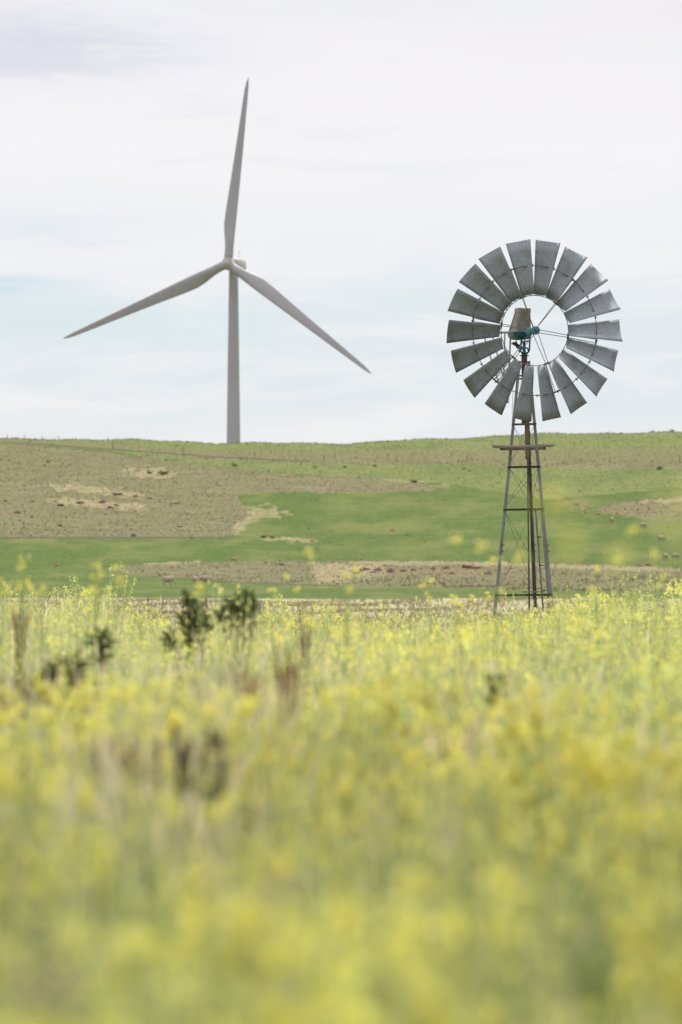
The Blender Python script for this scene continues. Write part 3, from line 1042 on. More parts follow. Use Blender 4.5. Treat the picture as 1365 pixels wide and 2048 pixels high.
# hub
m_ = MB()
m_.lathe(wc + wa * 0, wa, [(-.46, .066), (-.12, .068), (-.12, .058), (.02, .058), (.02, .086), (.085, .086), (.10, .078)], 28)
hub2 = m_.build('wheel_hub', M['teal'], pump, False)
m_ = MB()
m_.lathe(wc + wa * .10, wa, [(-.01, .034), (.03, .034), (.035, .026), (.06, .022)], 8)
m_.build('axle_nut', M['rust'], hub2)
# gearbox
def sring(cen, hx, hy, z, n=24, e=.6):
    out = []
    for k in range(n):
        a = 2 * math.pi * k / n
        c_, s_ = math.cos(a), math.sin(a)
        out.append(cen + wa * (math.copysign(abs(c_) ** e, c_) * hx) + wr * (math.copysign(abs(s_) ** e, s_) * hy) + ZV * z)
    return out
gc = wc - wa * 1.03
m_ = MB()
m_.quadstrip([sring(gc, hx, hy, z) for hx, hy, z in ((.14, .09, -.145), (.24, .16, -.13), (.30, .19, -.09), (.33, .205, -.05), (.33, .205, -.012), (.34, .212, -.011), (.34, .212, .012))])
gear = m_.build('gearbox', M['teal_shaded'], pump, True)
m_ = MB()
gt_ = gc + wa * .2
m_.quadstrip([sring(gc, .31, .195, .013), sring(gc + wa * .012, .30, .188, .06), sring(gt_, .185, .137, .42)])
hood = m_.build('hood', M['hood'], gear, False)
m_ = MB()
m_.quadstrip([sring(gt_, .193, .145, .40), sring(gt_ + wa * .004, .193, .145, .475), sring(gt_, .17, .125, .492)])
m_.build('hood_cap', M['hood'], gear, False)
m_ = MB()
m_.bar(gc + wa * .315 + wr * .03 + ZV * .02, gt_ + wa * .19 + wr * .03 + ZV * .41, .02, .012, wa)
m_.build('hood_seam', M['hood'], gear)
m_ = MB()
m_.bar(gc - wa * .06 - wr * .198 + ZV * .02, gt_ - wa * .04 - wr * .142 + ZV * .41, .02, .012, wr)
m_.build('hood_seam', M['hood'], gear)
# turntable yoke and mast
ax = Vector((W(1049, 700).x, wc.y + .85, 0))
m_ = MB()
m_.lathe(Vector((ax.x, ax.y, 0)), ZV, [(wc.z - .45, .055), (wc.z - .41, .055), (wc.z - .38, .035), (wc.z - .2, .028)], 16)
m_.tube([wc - wa * .30 + ZV * -.05, wc - wa * .34 + ZV * -.2, Vector((ax.x + .10, ax.y - .1, wc.z - .36)), Vector((ax.x + .05, ax.y - .03, wc.z - .43))], .017, 8)
m_.tube([gc + wa * .12 - ZV * .16, Vector((ax.x - .09, ax.y - .12, wc.z - .36)), Vector((ax.x - .04, ax.y - .04, wc.z - .42))], .019, 8)
m_.tube([wc - wa * .32 - ZV * .19, gc + wa * .2 - ZV * .19], .017, 8)
m_.tube([Vector((ax.x - .12, ax.y - .14, wc.z - .39)), Vector((ax.x - .03, ax.y - .16, wc.z - .30)), Vector((ax.x + .06, ax.y - .14, wc.z - .32)), Vector((ax.x + .09, ax.y - .1, wc.z - .40))], .017, 8)
m_.build('yoke', M['teal_shaded'], pump, True)
m_ = MB()
m_.bar(gc - wa * .12 - ZV * .2 - wr * .1, Vector((ax.x - .03, ax.y, wc.z - .33)), .03, .09, wr)
m_.tube([gc - wa * .25 - ZV * .16, gc - wa * .2 - ZV * .29, gc + wa * .05 - ZV * .33], .018, 6)
m_.build('furl_lever', M['dark_steel'], pump)
m_ = MB()
for z0, z1, r0_, r1_ in ((wc.z - .475, wc.z - .455, .095, .095), (wc.z - .9, wc.z - .475, .052, .062), (wc.z - 1.86, wc.z - .9, .055, .055)):
    m_.lathe(Vector((ax.x, ax.y, 0)), ZV, [(z0, r0_), (z1, r1_)], 14)
m_.bar(Vector((ax.x - .1, ax.y - .05, wc.z - .93)), Vector((ax.x + .08, ax.y - .05, wc.z - .95)), .06, .03)
m_.bar(Vector((ax.x - .1, ax.y - .05, wc.z - .87)), Vector((ax.x - .0, ax.y - .05, wc.z - .87)), .05, .03)
m_.build('mast', M['dark_steel'], pump)
m_ = MB()
m_.bar(W(1054, 845), W(1055.5, 917), .085, .10, Vector((0, 1, 0)))
m_.bar(W(1053, 910, DW - .09), W(1053, 919, DW - .09), .045, .05, Vector((0, 1, 0)))
m_.build('pump_rod_post', M['wood'], pump, False, .006)
# tower legs (three), laid from the turntable to the ground
def leg_pt(i, row):
    top = (1049 + (-9, 9, 2)[i], 715)
    low = ((991, 1216), (1104.5, 1216), (1071, 1216))[i]
    f = (row - top[1]) / (low[1] - top[1])
    dd_ = DW + (-.196, -.456, .652)[i] * f
    return W(top[0] + (low[0] - top[0]) * f, row, dd_)
GB = R0 + 15
row_base = R0 + (ZC - base.z) * F / DW - 2
fl_dirs = (((.75, .66, 0), (.9, -.4, 0)), ((-.95, .2, 0), (-.45, .9, 0)), ((.7, -.7, 0), (-.7, -.7, 0)))
for i in range(3):
    m_ = MB()
    wdt = .058 if i < 2 else .05
    fx, fy = [Vector(v).normalized() for v in fl_dirs[i]]
    # angle-iron centre line kept on the leg point
    sh = -(fx + fy) * wdt * .28
    m_.angle_iron(leg_pt(i, 722) + sh, leg_pt(i, 1098) + sh, wdt, .008, fx, fy)
    s2 = sh * 1.25
    m_.angle_iron(leg_pt(i, 1084) + s2, leg_pt(i, row_base) + s2, wdt * 1.12, .009, fx, fy)
    leg = m_.build('tower_leg', M['steel'] if i < 2 else M['mid_steel'], pump)
    for rr_ in (1090, 1103):
        m_ = MB()
        p = leg_pt(i, rr_)
        m_.lathe(p + Vector((0, -.06, 0)), Vector((0, -1, 0)), [(0, .014), (.03, .014)], 6)
        m_.tube([p + Vector((.005, -.06, 0)), p + Vector((.065, -.06, .004))], .011, 6)
        m_.build('leg_bolt', M['rust'], leg)
for n_, rr_ in enumerate((846.5, 932, 1017, 1188)):
    for (i, j) in ((0, 1), (1, 2), (0, 2)):
        m_ = MB()
        a_, b_ = leg_pt(i, rr_ + (.6 if i == 0 else 0)), leg_pt(j, rr_ - (.6 if j == 1 else 0))
        d_ = (b_ - a_).normalized()
        ex = .035 if (i, j) == (0, 1) else -.03
        up = Vector((0, 0, 1))
        yy = d_.cross(up).normalized()
        m_.angle_iron(a_ - d_ * ex + Vector((0, -.035 if (i, j) == (0, 1) else .01, 0)), b_ + d_ * ex + Vector((0, -.035 if (i, j) == (0, 1) else .01, 0)), .04, .007, -up, -yy if yy.y > 0 else yy)
        m_.build('cross_bar', M['dark_steel'] if n_ else M['wood'], pump)
        if n_ < 3:
            m_ = MB()
            nx = (846.5, 932, 1017, 1188)[n_ + 1]
            m_.tube([leg_pt(i, rr_ + 4), leg_pt(j, nx - 4)], .004, 5)
            m_.build('brace_wire', M['rod'], pump)
            m_ = MB()
            m_.tube([leg_pt(j, rr_ + 4), leg_pt(i, nx - 4)], .004, 5)
            m_.build('brace_wire', M['rod'], pump)
        else:
            m_ = MB()
            m_.tube([leg_pt(i, rr_ + 4), leg_pt(j, row_base - 5)], .004, 5)
            m_.build('brace_wire', M['rod'], pump)
            m_ = MB()
            m_.tube([leg_pt(j, rr_ + 4), leg_pt(i, row_base - 5)], .004, 5)
            m_.build('brace_wire', M['rod'], pump)
# work platform of three planks round the tower
m_ = MB()
zp = W(1046, 893).z
m_.bar(W(987, 894.0, DW - .52), W(1106, 891.5, DW - .52), .19, .045)
plat = m_.build('platform', M['plank'], pump, False, .006)
m_ = MB()
m_.bar(W(1102, 889.5, DW - .40), W(1072, 892.5, DW + .62), .17, .04)
m_.build('plank', M['plank'], plat, False, .006)
m_ = MB()
m_.bar(W(992, 892.0, DW - .40), W(1040, 893, DW + .62), .17, .04)
m_.build('plank', M['plank'], plat, False, .006)
m_ = MB()
m_.bar(W(1003, 898, DW - .45), W(1050, 898, DW + .5), .05, .05)
m_.build('joist', M['wood'], plat)
m_ = MB()
m_.bar(W(1090, 897, DW - .45), W(1058, 898, DW + .5), .05, .05)
m_.build('joist', M['wood'], plat)
# riser pipe, ladder rails with steps, furling wire
m_ = MB()
m_.tube([W(1055.5, 905, DW - .02), W(1060.5, row_base, DW)], .016, 10)
m_.build('pump_pipe', M['dark_steel'], pump, True)
m_ = MB()
m_.bar(W(1071.5, 1019, DW + .1), W(1088, 1236, DW), .034, .03, Vector((0, 1, 0)))
lad = m_.build('step_ladder', M['steel'], pump)
m_ = MB()
m_.bar(W(1083, 1020, DW + .0), W(1100, 1236, DW - .1), .03, .02, Vector((0, 1, 0)))
m_.build('ladder_rail', M['steel'], lad)
for u_, rr_ in ((1076, 1074), (1080, 1131), (1085, 1181)):
    m_ = MB()
    m_.bar(W(u_ - 2, rr_, DW + .03), W(u_ + 7, rr_, DW + .02), .03, .025)
    m_.build('step', M['dark_steel'], lad)
m_ = MB()
m_.tube([W(1027, 765, DW - .3), W(1025, 830, DW - .35), W(1023.5, 893, DW - .45)], .004, 5)
m_.build('furl_wire', M['rod'], pump)
m_ = MB()
m_.bar(W(1047, 1184, DW - .25), W(1086, 1183, DW - .1), .12, .025)
m_.build('pump_stage', M['wood'], pump)
# tail frame folded beside the wheel
def Zp(x, y, d):                  # from the enlarged view of the wheel
    return W(880 + x / 3.592, 460 + y / 3.592, d)
DTt = DW + .45
m_ = MB()
m_.bar(Zp(296, 742, DTt + .3), Zp(600, 733, DTt - .1), .03, .045, ZV)
tail = m_.build('tail_frame', M['tail'], pump)
for (x0, y0, x1, y1, wd) in ((312, 745, 425, 1105, .026), (375, 745, 452, 1045, .026), (468, 738, 460, 1045, .028), (509, 738, 489, 1245, .034)):
    m_ = MB()
    m_.bar(Zp(x0, y0, DTt + .06), Zp(x1, y1, DTt + .02), wd, wd, Vector((0, 1, 0)))
    m_.build('tail_bar', M['tail'], tail)
for o_ in (0, 22, 46):
    m_ = MB()
    m_.tube([Zp(392, 1052 + o_, DTt - .02), Zp(512, 948 + o_, DTt - .05)], .006, 5)
    m_.build('tail_rod', M['tail'], tail)

# ------------------------------------------------------------------- fences
def fence(name, label, posts, hgt, r, wires):
    p0 = Vector(posts[0])
    rt = empty(name, p0)
    tag(rt, label, 'fence')
    tops = []
    for k, p in enumerate(posts):
        m_ = MB()
        q = Vector(p) - p0
        lean = Vector((random.uniform(-.08, .1), 0, 0)) * hgt
        hh = hgt * random.uniform(.9, 1.1)
        m_.tube([q - ZV * .2, q + lean * .5 + ZV * hh * .5, q + lean + ZV * hh], [r * 1.05, r, r * .9], 7)
        m_.build('fence_post', M['post'], rt)
        tops.append((q, lean, hh))
    for f_ in wires:
        m_ = MB()
        m_.tube([q + l_ * f_ + ZV * hh * f_ + Vector((0, -r, 0)) for q, l_, hh in tops], .006, 4)
        m_.build('fence_wire', M['rod'], rt)
def gp(u, d):
    x = (u - U0) * d / F
    return (x, d, gz(x, d))
fence('wire_fence', 'wire fence with thin dark posts in the dry valley beyond the flowers', [gp(u, 452 + (u - 250) * .01) for u in (-60, -8, 42, 100, 152, 205, 250, 299, 324, 366, 415, 462)], 1.35, .042, (.35, .65, .92))
pts = []
for u, row in ((-60, 877), (-20, 879), (16, 881), (50, 882), (84, 883), (118, 884)):
    x = (u - U0) * 1286 / F
    pts.append((x, 1286, gz(x, 1286)))
fence('wire_fence', 'leaning fence posts on the skyline at the far left end of the ridge', pts, 1.15, .055, (.5, .9))
fence('wire_fence', 'sparse fence posts along the dark track below the ridge grass', [tuple(ground_at(u, r_)) for u, r_ in ((226, 898), (367, 910), (510, 917), (649, 922), (793, 924), (935, 925), (1078, 927), (1220, 927), (1360, 926))], 1.35, .07, (.5, .9))

# -------------------------------------------------------------------- sheep
def sheep_mesh():
    m_ = MB()
    rings = []
    for x, hw, zc_, hz in ((-.56, .06, .62, .08), (-.5, .17, .62, .2), (-.3, .24, .61, .27), (0, .26, .60, .28), (.28, .24, .62, .27), (.46, .17, .64, .21), (.56, .10, .66, .13)):
        rings.append([Vector((x, hw * math.cos(2 * math.pi * k / 14), zc_ + hz * math.sin(2 * math.pi * k / 14))) for k in range(14)])
    m_.quadstrip(rings)
    m_.tube([(.45, 0, .70), (.62, 0, .60), (.72, 0, .44)], [.15, .11, .085], 10)      # neck, head down grazing
    m_.tube([(.68, 0, .50), (.75, 0, .36), (.80, 0, .22), (.81, 0, .16)], [.085, .09, .062, .04], 10)
    for s in (-1, 1):
        m_.tube([(.70, .06 * s, .47), (.69, .17 * s, .45)], [.035, .02], 6)
        m_.tube([(.34, .13 * s, .5), (.36, .13 * s, .25), (.35, .13 * s, .0)], [.085, .05, .04], 8)
        m_.tube([(-.36, .14 * s, .5), (-.42, .14 * s, .28), (-.38, .14 * s, .0)], [.11, .05, .04], 8)
    m_.tube([(-.54, 0, .72), (-.62, 0, .55), (-.62, 0, .42)], [.05, .045, .03], 6)
    return m_
SH = (((336, 1172), 8, 1.25, 'tan sheep grazing side on below the left end of the scrub bank'),
      ((390, 1170), 80, 1.15, 'small pale sheep seen end on between two grazing sheep'),
      ((413, 1171), 172, 1.3, 'brown sheep half hidden at the foot of the scrub bank, facing left of the others'),
      ((1224, 1047), 70, 1.0, 'tiny pinkish sheep topmost on the slope under the pale scrub patch'),
      ((1286, 1058), 20, 1.0, 'tan sheep on the green slope just below the pale scrub patch'),
      ((1323, 1084), 25, 1.05, 'brown backed sheep standing alone midway down the right slope'),
      ((1331, 1120), 60, 1.0, 'left one of the sheep pair grazing just above the right scrub bank'),
      ((1351, 1120), 10, 1.0, 'right one of the sheep pair grazing just above the right scrub bank'))
sm = sheep_mesh().build('sheep', M['wool'], None, True)
rm = sm.modifiers.new('blend', 'REMESH')
rm.mode = 'VOXEL'
rm.voxel_size = .035
rm.use_smooth_shade = True
for i, ((u, r_), a, s, lb) in enumerate(SH):
    o = sm if i == 0 else sm.copy()
    if i:
        COL.objects.link(o)
    o.location = ground_at(u, r_)
    o.rotation_euler = (0, 0, R(a))
    o.scale = (s * 1.05, s * 1.1, s * 1.25)
    tag(o, lb, 'sheep', 'sheep grazing on the green field')

# ------------------------------------------------------- rocks and bushes
def rock_mesh(seed, mat):
    r = random.Random(seed)
    bm = bmesh.new()
    bmesh.ops.create_icosphere(bm, subdivisions=2, radius=.5)
    ph = [r.uniform(0, 6) for _ in range(6)]
    for v in bm.verts:
        k = 1 + .22 * math.sin(v.co.x * 7 + ph[0]) + .18 * math.sin(v.co.y * 8 + ph[1]) + .15 * math.sin(v.co.z * 9 + ph[2])
        v.co *= k * r.uniform(.92, 1.06)
        v.co.z *= .62
    m_ = MB()
    m_.bm.free()
    m_.bm = bm
    return m_.build('rock', mat, None, False)
rocks = {}
def place_rocks(spots, mat, label, group):
    for n_, (u, r_, s) in enumerate(spots):
        key = (mat, n_ % 4)
        if key not in rocks:
            o = rock_mesh(len(rocks) * 7 + 3, M[mat])
            rocks[key] = o
        else:
            o = rocks[key].copy()
            COL.objects.link(o)
        p = ground_at(u, r_)
        o.location = p + Vector((0, 0, .12 * s))
        o.rotation_euler = (0, 0, random.uniform(0, 6.28))
        o.scale = (s * 1.25, s, s)
        tag(o, label, 'rock', group)
place_rocks([(36, 1027, 1.1), (64, 1035, .7), (122, 1012, 1.2), (160, 1007, 1.2), (206, 1006, 1.3), (221, 1017, 1.0), (234, 1012, .8), (236, 990, 1.3), (228, 988, .8), (272, 994, .9), (300, 998, .7), (352, 1008, .8), (112, 1004, .7), (65, 1004, .7), (10, 1003, .7), (360, 1054, .7)], 'clod', 'dark red rock on the dry hillside beside the pale straw streaks', 'dark red rocks on the dry hillside')
place_rocks([(712, 1147, .9), (722, 1143, 1.1), (735, 1140, .9), (748, 1146, .8), (757, 1142, 1.2), (782, 1145, 1.3), (806, 1143, .9), (828, 1141, .8), (868, 1138, .9), (895, 1138, .9), (936, 1136, 1.4), (953, 1137, 1.2), (976, 1148, 1.2), (905, 1149, .8), (565, 1130, .7), (555, 1129, .6), (772, 1133, .6)], 'clod', 'dark red rock among the scrub of the middle bank', 'dark red rocks on the scrub bank')
place_rocks([(114, 1132, .8)], 'rock', 'left one of two small red mounds alone on the left green field', 'small red mounds on the green fields')
place_rocks([(206, 1133, .8)], 'rock', 'right one of two small red mounds alone on the left green field', 'small red mounds on the green fields')
place_rocks([(618, 1058, .6), (786, 1062, .7), (815, 1070, .6), (595, 1084, .7), (625, 1083, .8), (940, 943, .6), (930, 938, .6), (467, 1121, .6), (1170, 1026, .6), (1138, 998, .6), (1155, 1010, .6), (1196, 1030, .6), (1280, 1132, .8), (1298, 1132, .8)], 'rock', 'small red stone or bare mound on the middle green slope', 'small red stones on the green slope')

def leaf_cloud(rng, centers, rad, n, size, col, col2):
    tp = TP()
    for c in centers:
        for k in range(n):
            d_ = rng.normal(0, 1, 3)
            d_ /= np.linalg.norm(d_)
            d_[2] = abs(d_[2]) * .9 - .1
            p = np.array(c) + d_ * rad * rng.uniform(.15, 1.0)
            s_ = np.cross(d_, rng.normal(0, 1, 3))
            s_ /= np.linalg.norm(s_)
            k_ = rng.uniform(.7, 1.3)
            t_ = rng.uniform()
            cc = tuple(k_ * (a * (1 - t_) + b_ * t_) for a, b_ in zip(col, col2))
            ln = size * rng.uniform(.7, 1.3)
            tp.ribbon([p, p + d_ * ln * .5, p + d_ * ln + np.array([0, 0, ln * .2])], [size * .14, size * .42, size * .06], s_, cc)
    return tp.out()
rng = np.random.default_rng(21)
bc = rng.normal(0, .32, (16, 3))
bc[:, 2] = np.abs(bc[:, 2]) + .1
bv, bq, bcol = leaf_cloud(rng, bc, .3, 14, .2, (.025, .045, .018), (.06, .085, .03))
b0 = None
for n_, (u, r_, s) in enumerate(((828, 967, .9), (470, 934, .8), (1320, 940, .8), (630, 936, .5), (690, 936, .5), (750, 934, .6), (268, 1074, .6), (330, 950, 1.0), (322, 951, .9), (300, 948, .8), (96, 926, .5), (120, 1053, .5), (545, 1078, .7), (528, 1077, .7), (1305, 864, .6), (1345, 862, .7), (1060, 871, .6))):
    if b0 is None:
        o = np_mesh('bush', bv, bq, bcol, M['leaf'])
        b0 = o
    else:
        o = b0.copy()
        COL.objects.link(o)
    o.location = ground_at(u, r_) if r_ > 890 else Vector(gp(u, 1284))
    o.rotation_euler = (0, 0, n_ * 1.7)
    o.scale = (s * 1.3, s, s)
    tag(o, 'small dark green bush dotted on the far hillside', 'bush', 'small dark bushes on the hillside')

# ------------------------------------- single plants standing out in front
rng = np.random.default_rng(33)
def stem_mesh(name, lines, r0, r1, col, parent):
    tp = TP()
    for ln in lines:
        tp.stem([np.array(p) for p in ln], r0, r1, col, 5)
    v, q, c = tp.out()
    return np_mesh(name, v, q, c, M['leaf'], parent)
def shrub(u, d, heads, label, cat='shrub', n=34, rad=.045, size=.055, col=(.055, .085, .022), col2=(.13, .17, .05), stemcol=(.20, .14, .08)):
    x = (u - U0) * d / F
    b_ = Vector((x, d, gz(x, d)))
    rt = empty('leafy_shrub', b_)
    tag(rt, label, cat)
    cs = [np.array(at(hu, hr, d + rng.uniform(-.1, .1)) - b_) for hu, hr in heads]
    lines = []
    for c in cs:
        mid = np.array([c[0] * .35, c[1] * .35, c[2] * .55])
        lines.append([(0, 0, 0), mid, c])
    for ln, c_ in zip(lines, cs):
        stem_mesh('stem', [ln], .006, .003, stemcol, rt)
        dn = np.array(ln[1]) - c_
        dn /= np.linalg.norm(dn)
        cl = [c_, c_ + dn * rad * .9, c_ + dn * rad * 1.8] + [c_ + dn * rad * k_ for k_ in (3.0, 4.5, 6.5)]
        v, q, c = leaf_cloud(rng, cl[:3], rad * .75, n // 3, size, col, col2)
        v2, q2, c2 = leaf_cloud(rng, cl[3:], rad * .6, n // 10, size, (.22, .17, .09), (.30, .27, .12))
        v, q, c = np.concatenate([v, v2]), np.concatenate([q, q2 + len(v)]), np.concatenate([c, c2])
        np_mesh('leaves', v, q, c, M['leaf'], rt)
shrub(392, 46, [(384, 1203), (374, 1192), (398, 1212), (367, 1236), (386, 1232), (404, 1232), (383, 1262), (414, 1244), (338, 1268), (334, 1285), (380, 1285), (384, 1315), (372, 1300)], 'dark green leafy shrub in the flowers, taller of the two below the grazing sheep', n=40, rad=.05)
shrub(478, 44, [(460, 1204), (476, 1194), (496, 1190), (508, 1208), (513, 1218), (444, 1226), (486, 1226), (470, 1212), (492, 1206)], 'dark green leafy shrub with brown stems, right of the taller leafy shrub', n=30, rad=.036)
shrub(200, 37, [(196, 1275), (206, 1268), (188, 1290), (202, 1300), (212, 1285)], 'low dark leafy plant sunk in the flowers left of the two shrubs', n=26, rad=.05)
shrub(995, 30, [(985, 1362), (1000, 1375), (990, 1392), (1008, 1400), (995, 1412)], 'dark green leafy weed in the blurred flowers in front of the windmill', n=26, rad=.05)
shrub(130, 27, [(118, 1350), (140, 1335), (125, 1365), (152, 1355), (102, 1362), (165, 1372), (85, 1372)], 'broad olive green weed clump at the left side of the meadow', n=40, rad=.07, size=.07, col=(.06, .08, .02), col2=(.13, .15, .04))

def dock(u, d, top, bot, width, label, col=(.24, .13, .075), col2=(.36, .22, .13), cat='weed', stalks=3, dense=300):
    x = (u - U0) * d / F
    b_ = Vector((x, d, gz(x, d)))
    rt = empty('seeding_weed', b_)
    tag(rt, label, cat)
    lines = []
    ns = stalks * 2
    for s in range(ns):
        tp = TP()
        uo = width * (.5 * (s + .5) / ns * 2 - .5) + rng.normal(0, width * .06)
        tp_row = top + (bot - top) * (rng.uniform(0, .55) if s else 0)
        t_ = np.array(at(u + uo * 1.15, tp_row, d + rng.normal(0, .15)) - b_)
        l_ = np.array(at(u + uo * .7, bot + (bot - top) * .35, d) - b_)
        lines.append([(0, 0, 0), l_, t_])
        for k in range(int(dense * .42 / 2)):
            f_ = rng.uniform(0, 1)
            p = l_ + (t_ - l_) * f_ + rng.normal(0, 1, 3) * (width * .10 * d / F) * (1.1 - .8 * f_)
            a_ = rng.normal(0, 1, 3); a_ /= np.linalg.norm(a_)
            e_ = np.cross(a_, rng.normal(0, 1, 3)); e_ /= np.linalg.norm(e_)
            sz = .008
            k_ = rng.uniform(.7, 1.3)
            m2 = rng.uniform()
            tp.quad([p - a_ * sz, p - e_ * sz, p + a_ * sz, p + e_ * sz], tuple(1.6 * k_ * (A * (1 - m2) + B * m2) for A, B in zip(col, col2)))
        v, q, c = tp.out()
        np_mesh('seed_head', v, q, c, M['straw'], rt)
    for ln in lines:
        stem_mesh('stem', [ln], .007, .003, (.25, .16, .09), rt)
dock(573, 25, 1285, 1400, 44, 'tall red brown seeding weed standing in the middle of the flowers', (.19, .12, .07), (.29, .19, .12), dense=420, stalks=4)
dock(500, 26, 1338, 1378, 60, 'low wide brown seed head just left of the tall red brown weed', dense=150)
dock(610, 44, 1198, 1262, 34, 'pale brown seed stalk rising right of the leafy shrubs', (.36, .26, .18), (.46, .36, .27), dense=110)
dock(40, 40, 1218, 1248, 34, 'dark brown round seed head near the left edge of the flowers', (.18, .10, .07), (.27, .16, .11), dense=110)
dock(25, 27, 1345, 1420, 70, 'greyish brown seeding weed clump at the left edge of the meadow', (.18, .125, .095), (.27, .20, .15), dense=420)
dock(160, 27, 1355, 1410, 60, 'dark brown seed stalk beside the olive green weed clump', (.09, .06, .03), (.16, .10, .06), dense=420)
dock(400, 17.5, 1455, 1560, 95, 'blurred dark brown dead clump low in the meadow', (.045, .034, .012), (.095, .068, .028), dense=800, stalks=9)
dock(265, 17.5, 1475, 1560, 130, 'blurred purplish brown clump left of the dark dead clump', (.22, .165, .11), (.32, .25, .17), dense=480, stalks=8)
dock(890, 21, 1450, 1500, 90, 'blurred cream seed heads below the leafy weed in front of the windmill', (.62, .52, .33), (.72, .62, .42), dense=200, stalks=4)
dock(80, 8.6, 1880, 2010, 170, 'blurred pinkish tan seed heads in the bottom left corner', (.36, .31, .2), (.42, .36, .25), dense=120, stalks=5)
dock(1310, 19, 1540, 1600, 80, 'blurred pale brown seed clump at the right side of the meadow', (.42, .33, .2), (.54, .44, .28), dense=220, stalks=4)

# white bloom
b_ = at(350, 1240, 50)
x, d = b_.x, b_.y
bb = Vector((x, d, gz(x, d)))
rt = empty('white_flower', bb)
tag(rt, 'single small white flower left of the taller leafy shrub', 'flower')
tp = TP()
cc = np.array(b_ - bb)
for k in range(40):
    a_ = rng.normal(0, 1, 3); a_ /= np.linalg.norm(a_)
    e_ = np.cross(a_, rng.normal(0, 1, 3)); e_ /= np.linalg.norm(e_)
    p = cc + a_ * .018
    tp.quad([p - a_ * .012, p - e_ * .012, p + a_ * .012, p + e_ * .012], (.85, .84, .80))
v, q, c = tp.out()
np_mesh('petals', v, q, c, M['petal'], rt)
stem_mesh('stem', [[(0, 0, 0), cc * np.array([.5, .5, .5]), cc]], .004, .003, GS, rt)
# pale spike of grass
b_ = at(565, 1188, 88)
x, d = b_.x, b_.y
bb = Vector((x, d, gz(x, d)))
rt = empty('grass_spike', bb)
tag(rt, 'sharp pale yellow grass spike standing right of the leafy shrubs', 'grass')
hh = (b_ - bb).z
m2 = stem_mesh('stem', [[(0, 0, 0), (0, 0, hh * .6), (0, 0, hh - .2)]], .006, .006, (.6, .52, .24), rt)
tp = TP()
for k in range(50):
    f_ = rng.uniform(0, 1)
    az = rng.uniform(0, 6.28)
    p = np.array([0, 0, hh - .28 + .28 * f_])
    d_ = np.array([np.cos(az) * .5, np.sin(az) * .5, 1.0])
    s_ = np.array([-np.sin(az), np.cos(az), 0])
    tp.ribbon([p, p + d_ * .025 * (1.2 - f_), p + d_ * .05 * (1.1 - f_)], [.004, .012, .002], s_, (.78, .62, .2))
v, q, c = tp.out()
np_mesh('seed_head', v, q, c, M['straw'], rt)

# tall mustard stalks that stand clear of the meadow
def tall_mustard(heads, d, label, nfl=14, rad=.03, fr=.011):
    u0 = heads[0][0] + random.uniform(-15, 15)
    x = (u0 - U0) * d / F
    b_ = Vector((x, d, gz(x, d)))
    rt = empty('tall_mustard', b_)
    tag(rt, label, 'mustard plant', 'mustard stalks rising above the meadow')
    cs = [np.array(at(hu, hr, d + rng.uniform(-.05, .05)) - b_) for hu, hr in heads]
    main = cs[0]
    lines = [[(0, 0, 0), (main[0] * .35, main[1] * .35, main[2] * .5), (main[0] * .8, main[1] * .8, main[2] * .8), main]]
    for c in cs[1:]:
        f_ = max(.3, c[2] / main[2] - .2)
        s0 = np.array([main[0] * f_ * .9, main[1] * f_ * .9, main[2] * f_])
        lines.append([s0, s0 * .4 + c * .6 + np.array([0, 0, -.01]), c])
    stem_mesh('stem', lines, .0045 if d > 12 else .002, .003 if d > 12 else .001, GS, rt)
    for c in cs:
        tp = TP()
        for k in range(nfl):
            p = c + rng.normal(0, rad * .5, 3) * np.array([1, 1, .9])
            flower(tp, p, fr * rng.uniform(.8, 1.2), rng, True)
        v, q, c = tp.out()
        np_mesh('flower_head', v, q, c, M['petal'], rt)
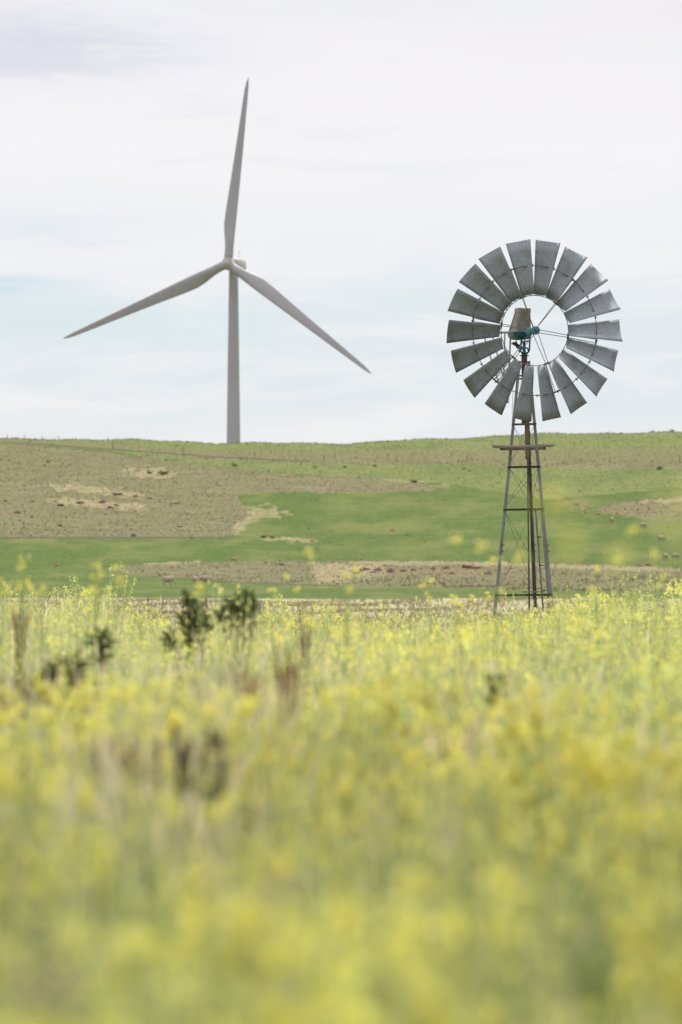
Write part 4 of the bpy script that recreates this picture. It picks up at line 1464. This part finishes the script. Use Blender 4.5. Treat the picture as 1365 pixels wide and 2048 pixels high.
TM = (([(48, 1118), (38, 1136), (46, 1160), (36, 1172), (58, 1170)], 36, 'many headed mustard stalk, tallest at the left edge against the green field'),
      ([(2, 1160), (12, 1185)], 31, 'mustard stalk cut by the left edge of the picture'),
      ([(195, 1133), (199, 1156), (190, 1180)], 33, 'mustard stalk with stacked heads in front of the small red mounds'),
      ([(232, 1137), (239, 1165)], 33, 'mustard stalk at the pointed left end of the scrub bank'),
      ([(86, 1176), (70, 1186)], 33, 'short mustard stalk right of the many headed one'),
      ([(402, 1176), (398, 1188)], 30, 'mustard head hanging in front of the leafy shrub below the sheep'),
      ([(618, 1103)], 29, 'lone mustard stalk left of centre, reaching up to the bare green field'),
      ([(545, 1180), (574, 1152), (595, 1176)], 42, 'branched mustard stalk right of the leafy shrubs, against the scrub bank'),
      ([(912, 1084)], 25, 'clear upright mustard stalk left of the windmill tower, higher of two'),
      ([(966, 1092)], 25, 'faint mustard stalk closest to the left windmill leg, lower of two'),
      ([(990, 1120), (1000, 1180)], 33, 'small mustard head touching the left windmill leg'),
      ([(1041, 1116)], 25, 'mustard head seen between the windmill legs'),
      ([(1115, 1002)], 8.0, 'large very blurred yellow blob right of the windmill tower, uppermost'),
      ([(1132, 1090)], 8.2, 'large very blurred yellow blob right of the windmill tower, below another'),
      ([(1240, 1112)], 9.5, 'wide blurred yellow blob in front of the right scrub bank'),
      ([(1230, 1121)], 25, 'small yellow head inside the wide blurred blob'),
      ([(1265, 1064)], 23, 'round yellow head on a tall stalk under the tan sheep at right'),
      ([(1312, 1108)], 24, 'round yellow head beside the sheep pair at right'),
      ([(1194, 1141), (1186, 1178)], 44, 'slanting thin mustard stalk over the right scrub bank'),
      ([(1366, 1025)], 7.6, 'big blurred yellow smear on the right edge near the pale scrub patch'),
      ([(690, 1150), (700, 1176), (715, 1140)], 34, 'wide mustard plant over the straw part of the scrub bank'),
      ([(860, 1160), (846, 1172)], 45, 'mustard stalk over the green strip below the red rocks'),
      ([(1330, 1150), (1318, 1172)], 36, 'leafless mustard stalk over the scrub at the far right'))
for hd, d, lb in TM:
    tall_mustard(hd, d, lb, 9 if d > 12 else 5, .03 if d > 12 else .022, .011 if d > 12 else .009)
